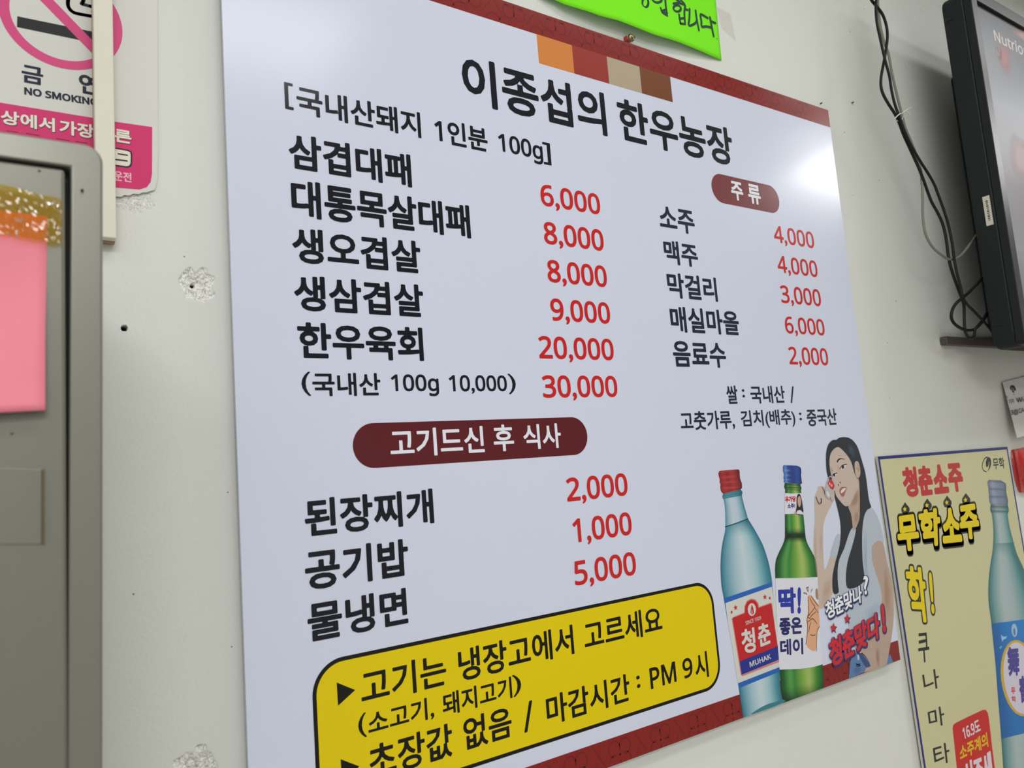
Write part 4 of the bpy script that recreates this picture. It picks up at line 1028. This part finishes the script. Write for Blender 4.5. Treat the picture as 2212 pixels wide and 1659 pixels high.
# back shell: rounded corners when seen from the front
shell = rrect(X0, X1, Ztv0, Ztv1, .028, 8)
slab('rear_shell', shell, -.140, YBk, M_tv, tv, .004)
BZ = .026
box('rear_housing', 1.78, 2.66, -.100, -.028, Ztv0+.05, Ztv1-.10, M_tv, tv, .012)
def frame(name, x0, x1, z0, z1, bt, y0, y1, m, parent, r=.012, bw=.002):
    o = rrect(x0, x1, z0, z1, r, 6)
    vs = []; n = len(o)
    i_ = []
    for (x, z) in o:
        i_.append((min(max(x, x0+bt), x1-bt), min(max(z, z0+bt), z1-bt)))
    for y in (y0, y1):
        vs += [(p[0], y, p[1]) for p in o] + [(p[0], y, p[1]) for p in i_]
    fs = []
    for k in range(n):
        l = (k+1) % n
        fs += [(k, l, n+l, n+k), (2*n+k, 3*n+k, 3*n+l, 2*n+l), (k, 2*n+k, 2*n+l, l), (n+k, n+l, 3*n+l, 3*n+k)]
    ob = mesh(name, vs, fs, m, parent)
    bm = bmesh.new(); bm.from_mesh(ob.data); bmesh.ops.remove_doubles(bm, verts=bm.verts, dist=1e-6); bmesh.ops.recalc_face_normals(bm, faces=bm.faces); bm.to_mesh(ob.data); bm.free()
    if bw: bevel(ob, bw, 2, 40)
    return ob
frame('bezel', X0+.001, X1-.001, Ztv0+.002, Ztv1-.002, BZ, YFr, -.1395, M_tvf, tv)
box('screen_rim', X0+BZ-.004, X1-BZ+.004, -.1490, -.1400, Ztv0+BZ-.004, Ztv1-BZ+.004, M_tvd, tv)
sx0, sx1, sz0, sz1 = X0+BZ+.002, X1-BZ-.002, Ztv0+BZ+.002, Ztv1-BZ-.009
pr = Print(-.1492)
gs = ramp([(0, rgb(96, 98, 104, 1)), (.3, rgb(150, 152, 160, 1)), (.55, rgb(110, 104, 110, 1)), (.75, rgb(140, 140, 144, 1)), (1, rgb(100, 92, 110, 1))])
vs_, cs_, fs_ = [], [], []
for j in range(21):
    for i in range(2):
        vs_.append(Vector((sx0 if i == 0 else sx1, -.1492, sz1 + (sz0-sz1)*j/20))); cs_.append(gs(j/20))
fs_ = [(2*j, 2*j+1, 2*j+3, 2*j+2) for j in range(20)]
pr.addw(vs_, fs_, cs_)
T8 = Z(1650, 0, 3.936)
pr.text('Nutrione', None, rgb(196, 188, 184, 1), 3, .02, ZL(T8, [(1950, 250), (2290, 420), (2300, 525), (1965, 345)]))
scr = pr.build('screen', M_screen_ink, tv, 'dim lit screen with pinkish advert picture')
pr = Print(-.1492)
pr.blob(ZL(T8, [(1965, 360), (2050, 370), (2100, 420), (2110, 600), (2060, 650), (2010, 560), (1970, 450)]), rgb(200, 140, 136, 1), 2, .6, .8)
pr.blob(ZL(T8, [(1960, 380), (2010, 380), (2030, 500), (1990, 520)]), rgb(190, 180, 180, 1), 2, .7, .6)
pr.blob(ZL(T8, [(2100, 1120), (2180, 1160), (2400, 1350), (2400, 1600), (2200, 1540), (2110, 1450), (2080, 1300)]), rgb(176, 152, 150, 1), 2, .7, .6)
pr.blob(ZL(T8, [(2110, 240), (2400, 300), (2400, 460), (2200, 350), (2120, 300)]), rgb(190, 160, 158, 1), 2, .7, .6)
pr.build('picture_glow', M_screen_inks, scr, kind='stuff')
# side details
box('side_slot', X0-.0012, X0+.004, -.118, -.104, Ztv1-.055, Ztv1-.050, M_tvd, tv)
box('side_slot', X0-.0012, X0+.004, -.128, -.108, Ztv0+.045, Ztv0+.049, M_tvd, tv)
stk = box('barcode_sticker', X0-.0010, X0+.001, -.134, -.121, EYE+.415, EYE+.475, mat('sticker_paper', rgb(196, 190, 178), .6), tv)
for k in range(12):
    box('barcode_line', X0-.0013, X0-.0009, -.130, -.126, EYE+.425+k*.0035, EYE+.4262+k*.0035+(k % 3)*.0005, M_tvd, stk)
for k in range(26):
    box('vent_slot', X0+.05+k*.012, X0+.056+k*.012, -.135, -.108, Ztv0-.0008, Ztv0+.002, M_tvd, tv)
# bracket
M_brk = mat('bracket_steel', (.10, .08, .07), .6, .2)
zb1 = P(2060, 729, -.05).z
box('bracket_plate', 2.12, 2.42, -.012, 0, Ztv0+.02, Ztv0+.50, M_brk, tv, .002)
box('bracket_arm', 2.15, 2.19, -.098, -.010, Ztv0+.05, Ztv0+.47, M_brk, tv, .002)
box('bracket_arm', 2.35, 2.39, -.098, -.010, Ztv0+.05, Ztv0+.47, M_brk, tv, .002)
box('bracket_shadow_bar', P(2043, 729, -.02).x+.012, 2.30, -.016, -.002, P(2060, 735, -.03).z-.006, P(2060, 735, -.03).z+.012, M_brk, tv, .002)  # solid dark bar standing in for a bracket's shadow

# ================================================================ CABLES
M_cab = mat('black_cable', (.008, .010, .010), .5, spec=.25)
M_cabg = mat('grey_cable', rgb(112, 110, 100), .5)
T7 = lambda x, y: T8(x, y + 1574.4)
bundle = empty('cable_bundle', P(1936, 248, -.07), 'bundle of black and grey cables hanging beside the television', 'cables')
def cable(name, pts, ys, r, m, label, group=None):
    n = len(pts)
    q = [P(p[0], p[1], ys[0] + (ys[1]-ys[0])*i/(n-1)) for i, p in enumerate(pts)]
    o = tube(name, q, r, m, bundle, 10, 6)
    if label: o['label'] = label
    return o
c1 = ZL(T8, [(860, -120), (915, 0), (960, 55), (1010, 125), (1042, 220), (1050, 320), (1036, 440), (1014, 560), (998, 650), (996, 730), (1014, 800), (1060, 885), (1112, 965), (1150, 1045), (1190, 1150), (1240, 1260), (1300, 1390), (1350, 1510), (1400, 1650)]) + ZL(T7, [(1430, 150), (1475, 230), (1520, 330), (1548, 450), (1568, 600), (1590, 700), (1622, 800), (1670, 930), (1700, 1020), (1705, 1180), (1715, 1250), (1745, 1300), (1785, 1285), (1800, 1220), (1850, 1160), (1900, 1080)])
cable('black_cable', c1, (-.05, -.085), .0028, M_cab, None)
c2 = ZL(T8, [(975, -120), (955, 0), (953, 100), (964, 210), (990, 330), (1014, 440), (1040, 545), (1068, 650), (1085, 760), (1112, 880), (1155, 1000), (1195, 1110), (1255, 1240), (1330, 1370), (1400, 1480), (1450, 1570), (1482, 1655)]) + ZL(T7, [(1530, 210), (1572, 350), (1600, 490), (1618, 620), (1640, 740), (1672, 860), (1705, 980), (1790, 1075), (1870, 1160), (1930, 1230)])
cable('black_cable', c2, (-.056, -.09), .0026, M_cab, None)
c3 = ZL(T8, [(990, -120), (970, 0), (985, 180), (1020, 350), (1060, 460), (1085, 600), (1125, 780), (1165, 940), (1200, 1080), (1250, 1200), (1300, 1330), (1335, 1450), (1345, 1580)]) + ZL(T7, [(1350, 120), (1350, 220), (1358, 330), (1380, 430), (1430, 520), (1500, 585), (1580, 632), (1660, 610), (1740, 520), (1810, 420)])
cable('grey_cable', c3, (-.046, -.08), .0025, M_cabg, 'thin grey cable')
c4 = ZL(T7, [(1890, 740), (1840, 810), (1740, 915), (1640, 1000), (1600, 1070), (1598, 1140), (1640, 1195), (1715, 1232), (1790, 1225), (1850, 1170), (1890, 1110), (1940, 1040)])
cable('black_cable', c4, (-.088, -.075), .0030, M_cab, None)
zt = bundle
M_tie = mat('white_nylon', rgb(206, 204, 196), .4)
tube('cable_tie', [P(x, y, d) for (x, y), d in zip(ZL(T8, [(1110, 1015), (1135, 985), (1165, 965), (1185, 975), (1178, 1010), (1150, 1030), (1118, 1022)]), (-.070, -.074, -.072, -.066, -.062, -.062, -.066))], .0011, M_tie, zt, 8, 4)
tube('cable_tie', [P(x, y, -.072) for x, y in ZL(T8, [(1175, 965), (1205, 940), (1230, 925), (1256, 915)])], .0009, M_tie, zt, 8, 4)
tube('cable_tie', [P(x, y, -.072) for x, y in ZL(T8, [(1212, 936), (1230, 960), (1250, 988)])], .0009, M_tie, zt, 8, 4)

# ================================================================ WHITE NOTE, PIN, RED POUCH
V8 = Z(1950, 750, 8.294)
YN = -.020
note = empty('wifi_note', P(2185, 900, YN), 'white handwritten paper note under television at right edge', 'note')
vs, fs = [], []
for j in range(9):
    for i in range(7):
        v, u = j/8, i/6
        px = 2165.5 + (2197-2165.5)*v + 90*u; py = 826 + 120*v - 30*u*.55 - 8*u
        vs.append(P(px, py, -.004 - .020*v*(1-.3*u)))
fs = [(j*7+i, j*7+i+1, (j+1)*7+i+1, (j+1)*7+i) for j in range(8) for i in range(6)]
ps = mesh('paper', vs, fs, mat('note_paper', rgb(196, 194, 190), .6), note, True)
def nsurf(px, py):
    u = min(max((px-2170)/90, 0), 1); v = min(max((py-826+24.5*u)/120, 0), 1); return -.004 - .020*v*(1-.3*u) - .0008
pr = Print(0, nsurf)
NI = rgb(40, 40, 44)
pr.text('기가', None, NI, 2, .016, ZL(V8, [(1900, 935), (1992, 915), (2002, 1000), (1912, 1020)]))
pr.text('Wi-Fi', None, NI, 2, .016, ZL(V8, [(2038, 905), (2270, 860), (2280, 960), (2050, 995)]))
pr.text('3@CAC', None, NI, 2, .016, ZL(V8, [(1935, 1130), (2220, 1070), (2235, 1170), (1950, 1235)]))
pr.ribbon(ZL(V8, [(1862, 900), (1870, 875), (1880, 912)]), .0012, NI, 1, 0)
pr.poly(ZL(V8, [(1925, 735), (1938, 695), (1968, 680), (2005, 700), (2032, 765), (2028, 778), (2005, 755), (1985, 735), (1960, 728), (1940, 742), (1930, 755)]), NI, 1, 2)
pr.poly(ZL(V8, [(1940, 752), (1958, 736), (1982, 740), (2008, 775), (2010, 792), (1985, 772), (1962, 765), (1948, 772)]), rgb(90, 92, 98), 1, 2)
pr.poly(ZL(V8, [(1958, 780), (1978, 778), (2000, 805), (1992, 815), (1972, 800)]), rgb(60, 60, 64), 1, 2)
pr.ribbon(ZL(V8, [(1994, 825), (1997, 852)]), .0012, NI, 1)
pr.build('handwriting', M_paper_ink, note, 'black pen handwriting and signal symbol')

pouch = empty('red_pouch', P(2212, 1010, -.01), 'shiny red packet hanging right of the yellow poster', 'packet')
M_pouch = mat('red_foil', rgb(178, 30, 28), .18, spec=.7, bump=(30, .5, .004))
vs, fs = [], []
N_ = 14
for j in range(N_+1):
    for i in range(N_+1):
        u, v = i/N_, j/N_
        px = 2190.5 + 16*v + 95*u; py = 971.5 - 4*math.sin(u*1.2) - 14*u + 92*v + 10*u*v
        bul = (math.sin(math.pi*min(max(u, .02), .98))*math.sin(math.pi*min(max(v, .02), .98)))**.4
        vs.append(P(px, py, -.004 - .018*bul))
nn_ = (N_+1)
fs = [(j*nn_+i, j*nn_+i+1, (j+1)*nn_+i+1, (j+1)*nn_+i) for j in range(N_) for i in range(N_)]
b0 = len(vs); vs += [Vector((v.x, -.001, v.z)) for v in vs]
fs += [tuple(k+b0 for k in reversed(f)) for f in fs]
rim = [i for i in range(nn_)] + [j*nn_+N_ for j in range(1, nn_)] + [N_*nn_+i for i in range(N_-1, -1, -1)] + [j*nn_ for j in range(N_-1, 0, -1)]
fs += [(rim[k], rim[(k+1) % len(rim)], rim[(k+1) % len(rim)]+b0, rim[k]+b0) for k in range(len(rim))]
mesh('foil', vs, fs, M_pouch, pouch, True)
pr = Print(-.0228)
F6 = Z(2100, 940, 10.37)
pr.ribbon(ZL(F6, [(1060, 640), (1100, 720), (1120, 850), (1135, 980), (1150, 1060)]), .0022, rgb(214, 130, 120), 1)
pr.build('packet_print', M_paper_ink, pouch, 'pink printed line')

# ================================================================ METAL CABINET (near, left)
YC = -.30
cab = empty('metal_cabinet', (P(222, 1500, YC).x, YC, 0), 'grey-green metal cabinet with rounded corner and recessed door, near left', 'cabinet')
M_cab2 = mat('enamelled_steel', (.205, .205, .175), .34, .5, spec=.5, noise_col=(3, .06))
M_door = mat('door_steel', (.185, .182, .152), .38, .4, spec=.5, noise_col=(2.5, .08), bump=(20, .05, .002))
M_gask = mat('rubber_gasket', (.012, .014, .013), .7)
def pc(px, py): q = P(px, py, YC); return (q.x, q.z)
xr_ = pc(222.3, 900)[0]; zt_ = pc(200, 313.2)[1]
lean = (pc(221.6, 1659)[0] - pc(222.3, 330)[0])
zb_ = .02
xin = pc(147, 900)[0]; zin = pc(75, 350)[1]
rc = .0105
def lx(z): return lean * (pc(222.3, 330)[1] - z) / (pc(222.3, 330)[1] - pc(221.6, 1659)[1])
xtop = pc(222.3, 330)[0]; xint = pc(152, 380)[0]
arc_ = [(xtop - rc + rc*math.cos(t), zt_ - rc + rc*math.sin(t)) for t in [math.pi/2*k/8 for k in range(9)]]
outer = [(-.55, zt_)] + arc_[::-1] + [(xtop + lx(zb_), zb_), (xint + lx(zb_), zb_), (xint, zin), (-.55, zin)]
slab('cabinet_frame', outer, YC, -.06, M_cab2, cab, .0016, 3)
box('gasket', -.54, xint - .0005, YC+.010, YC+.03, .03, zin-.0005, M_gask, cab)
xd = pc(140.5, 420)[0]; zd = pc(75, 359.5)[1]
dl = pc(135, 1659)[0] - pc(140.5, 420)[0]
dpts = [(-.53, zd), (xd, zd), (xd + dl*1.6, .04), (-.53, .04)]
door = slab('door', dpts, YC-.002, YC+.014, M_door, cab, .0022, 3)
# latch plate and slot
sp = [pc(-60, 1008), pc(91, 1014), pc(91, 1176), pc(-60, 1176)]
lp = slab('latch_plate', sp, YC-.0026, YC-.0015, M_door, cab, .0008)
sp = [pc(91.5, 1014), pc(95.5, 1014), pc(95, 1176), pc(91, 1176)]
slab('latch_slot', sp, YC-.0042, YC-.0015, mat('slot_edge', rgb(96, 84, 62), .6), cab, .0006)
for px, py in ((178, 410), (85, 369), (26, 937)):
    q = P(px, py, YC-.0022); 
    bm_pts = [(q.x + .0007*math.cos(t)*(1+.3*math.sin(3*t)), q.z + .0005*math.sin(t)) for t in [2*math.pi*k/9 for k in range(9)]]
    slab('rust_spot', bm_pts, YC-.0025, YC-.0001, M_gask, cab)

# pink paper with amber tape
vs, fs = [], []
for j in range(25):
    v = j/24
    for i in range(9):
        u = i/8
        xr1 = 102.5 - 4.5*min(1, v*1.6); yr = 467 + (886-467)*v; yl = 440 + (898-440)*v
        px = -120 + (xr1+120)*u; py = yl + (yr-yl)*u
        vs.append(P(px, py, YC - .0032 - .013*max(0, v-.25)**2 - .0008*math.sin(v*8+u*3)))
fs = [(j*9+i, j*9+i+1, (j+1)*9+i+1, (j+1)*9+i) for j in range(24) for i in range(8)]
M_pink = mat('pink_paper', (.84, .24, .32), .6, spec=.3)
pp = mesh('pink_paper', vs, fs, M_pink, None, True, loc=P(50, 680, YC-.004))
tag(pp, 'bright pink blank paper taped on the cabinet door', 'paper')
sm = pp.modifiers.new('thickness', 'SOLIDIFY'); sm.thickness = .0003; sm.offset = 1
M_amb = bpy.data.materials.new('amber_tape'); M_amb.use_nodes = True
nt = M_amb.node_tree; N = nt.nodes.new; Lk = nt.links.new
for n_ in list(nt.nodes): nt.nodes.remove(n_)
out = N('ShaderNodeOutputMaterial'); tr = N('ShaderNodeBsdfTransparent'); gl = N('ShaderNodeBsdfGlossy'); mxs = N('ShaderNodeMixShader'); df = N('ShaderNodeBsdfDiffuse'); mx2 = N('ShaderNodeMixShader')
tr.inputs['Color'].default_value = (.92, .72, .16, 1); df.inputs['Color'].default_value = (.42, .26, .03, 1); gl.inputs['Roughness'].default_value = .08
fr = N('ShaderNodeFresnel'); fr.inputs['IOR'].default_value = 1.5
tc = N('ShaderNodeTexCoord'); no = N('ShaderNodeTexVoronoi'); no.inputs['Scale'].default_value = 70; bp = N('ShaderNodeBump'); bp.inputs['Strength'].default_value = .35; bp.inputs['Distance'].default_value = .0012
no2 = N('ShaderNodeTexNoise'); no2.inputs['Scale'].default_value = 28; no2.inputs['Detail'].default_value = 2
Lk(tc.outputs['Object'], no2.inputs['Vector']); Lk(no2.outputs['Fac'], bp.inputs['Height']); Lk(bp.outputs['Normal'], gl.inputs['Normal'])
Lk(bp.outputs['Normal'], fr.inputs['Normal'])
mx2.inputs['Fac'].default_value = .22; Lk(tr.outputs[0], mx2.inputs[1]); Lk(df.outputs[0], mx2.inputs[2])
Lk(fr.outputs[0], mxs.inputs['Fac']); Lk(mx2.outputs[0], mxs.inputs[1]); Lk(gl.outputs[0], mxs.inputs[2]); Lk(mxs.outputs[0], out.inputs['Surface'])
top = [(-120, 378), (0, 398.3), (38.6, 407), (61.7, 412.8), (91.6, 421.5), (120.5, 426.3), (134, 432.6)]
bot = [(-120, 486), (0, 504.4), (32.8, 509.7), (62, 515), (102.2, 521.8), (118, 523.5), (133, 524.6)]
T1 = crom([Vector((*p, 0)) for p in top], 6); B1 = crom([Vector((*p, 0)) for p in bot], 6)
vs, fs = [], []
nr = 16
for j in range(nr+1):
    for i in range(len(T1)):
        q = T1[i].lerp(B1[i], j/nr)
        k = noise.noise(Vector((q.x*.07, q.y*.07, 1)))*.0009 + .0006*noise.noise(Vector((q.x*.2, q.y*.2, 5)))
        vs.append(P(q.x, q.y, YC - .0056 - k))
fs = [(j*len(T1)+i, j*len(T1)+i+1, (j+1)*len(T1)+i+1, (j+1)*len(T1)+i) for j in range(nr) for i in range(len(T1)-1)]
tpz = mesh('amber_tape', vs, fs, M_amb, None, False, loc=P(50, 460, YC-.006))
tag(tpz, 'wrinkled amber packing tape over the top of the pink paper', 'tape')
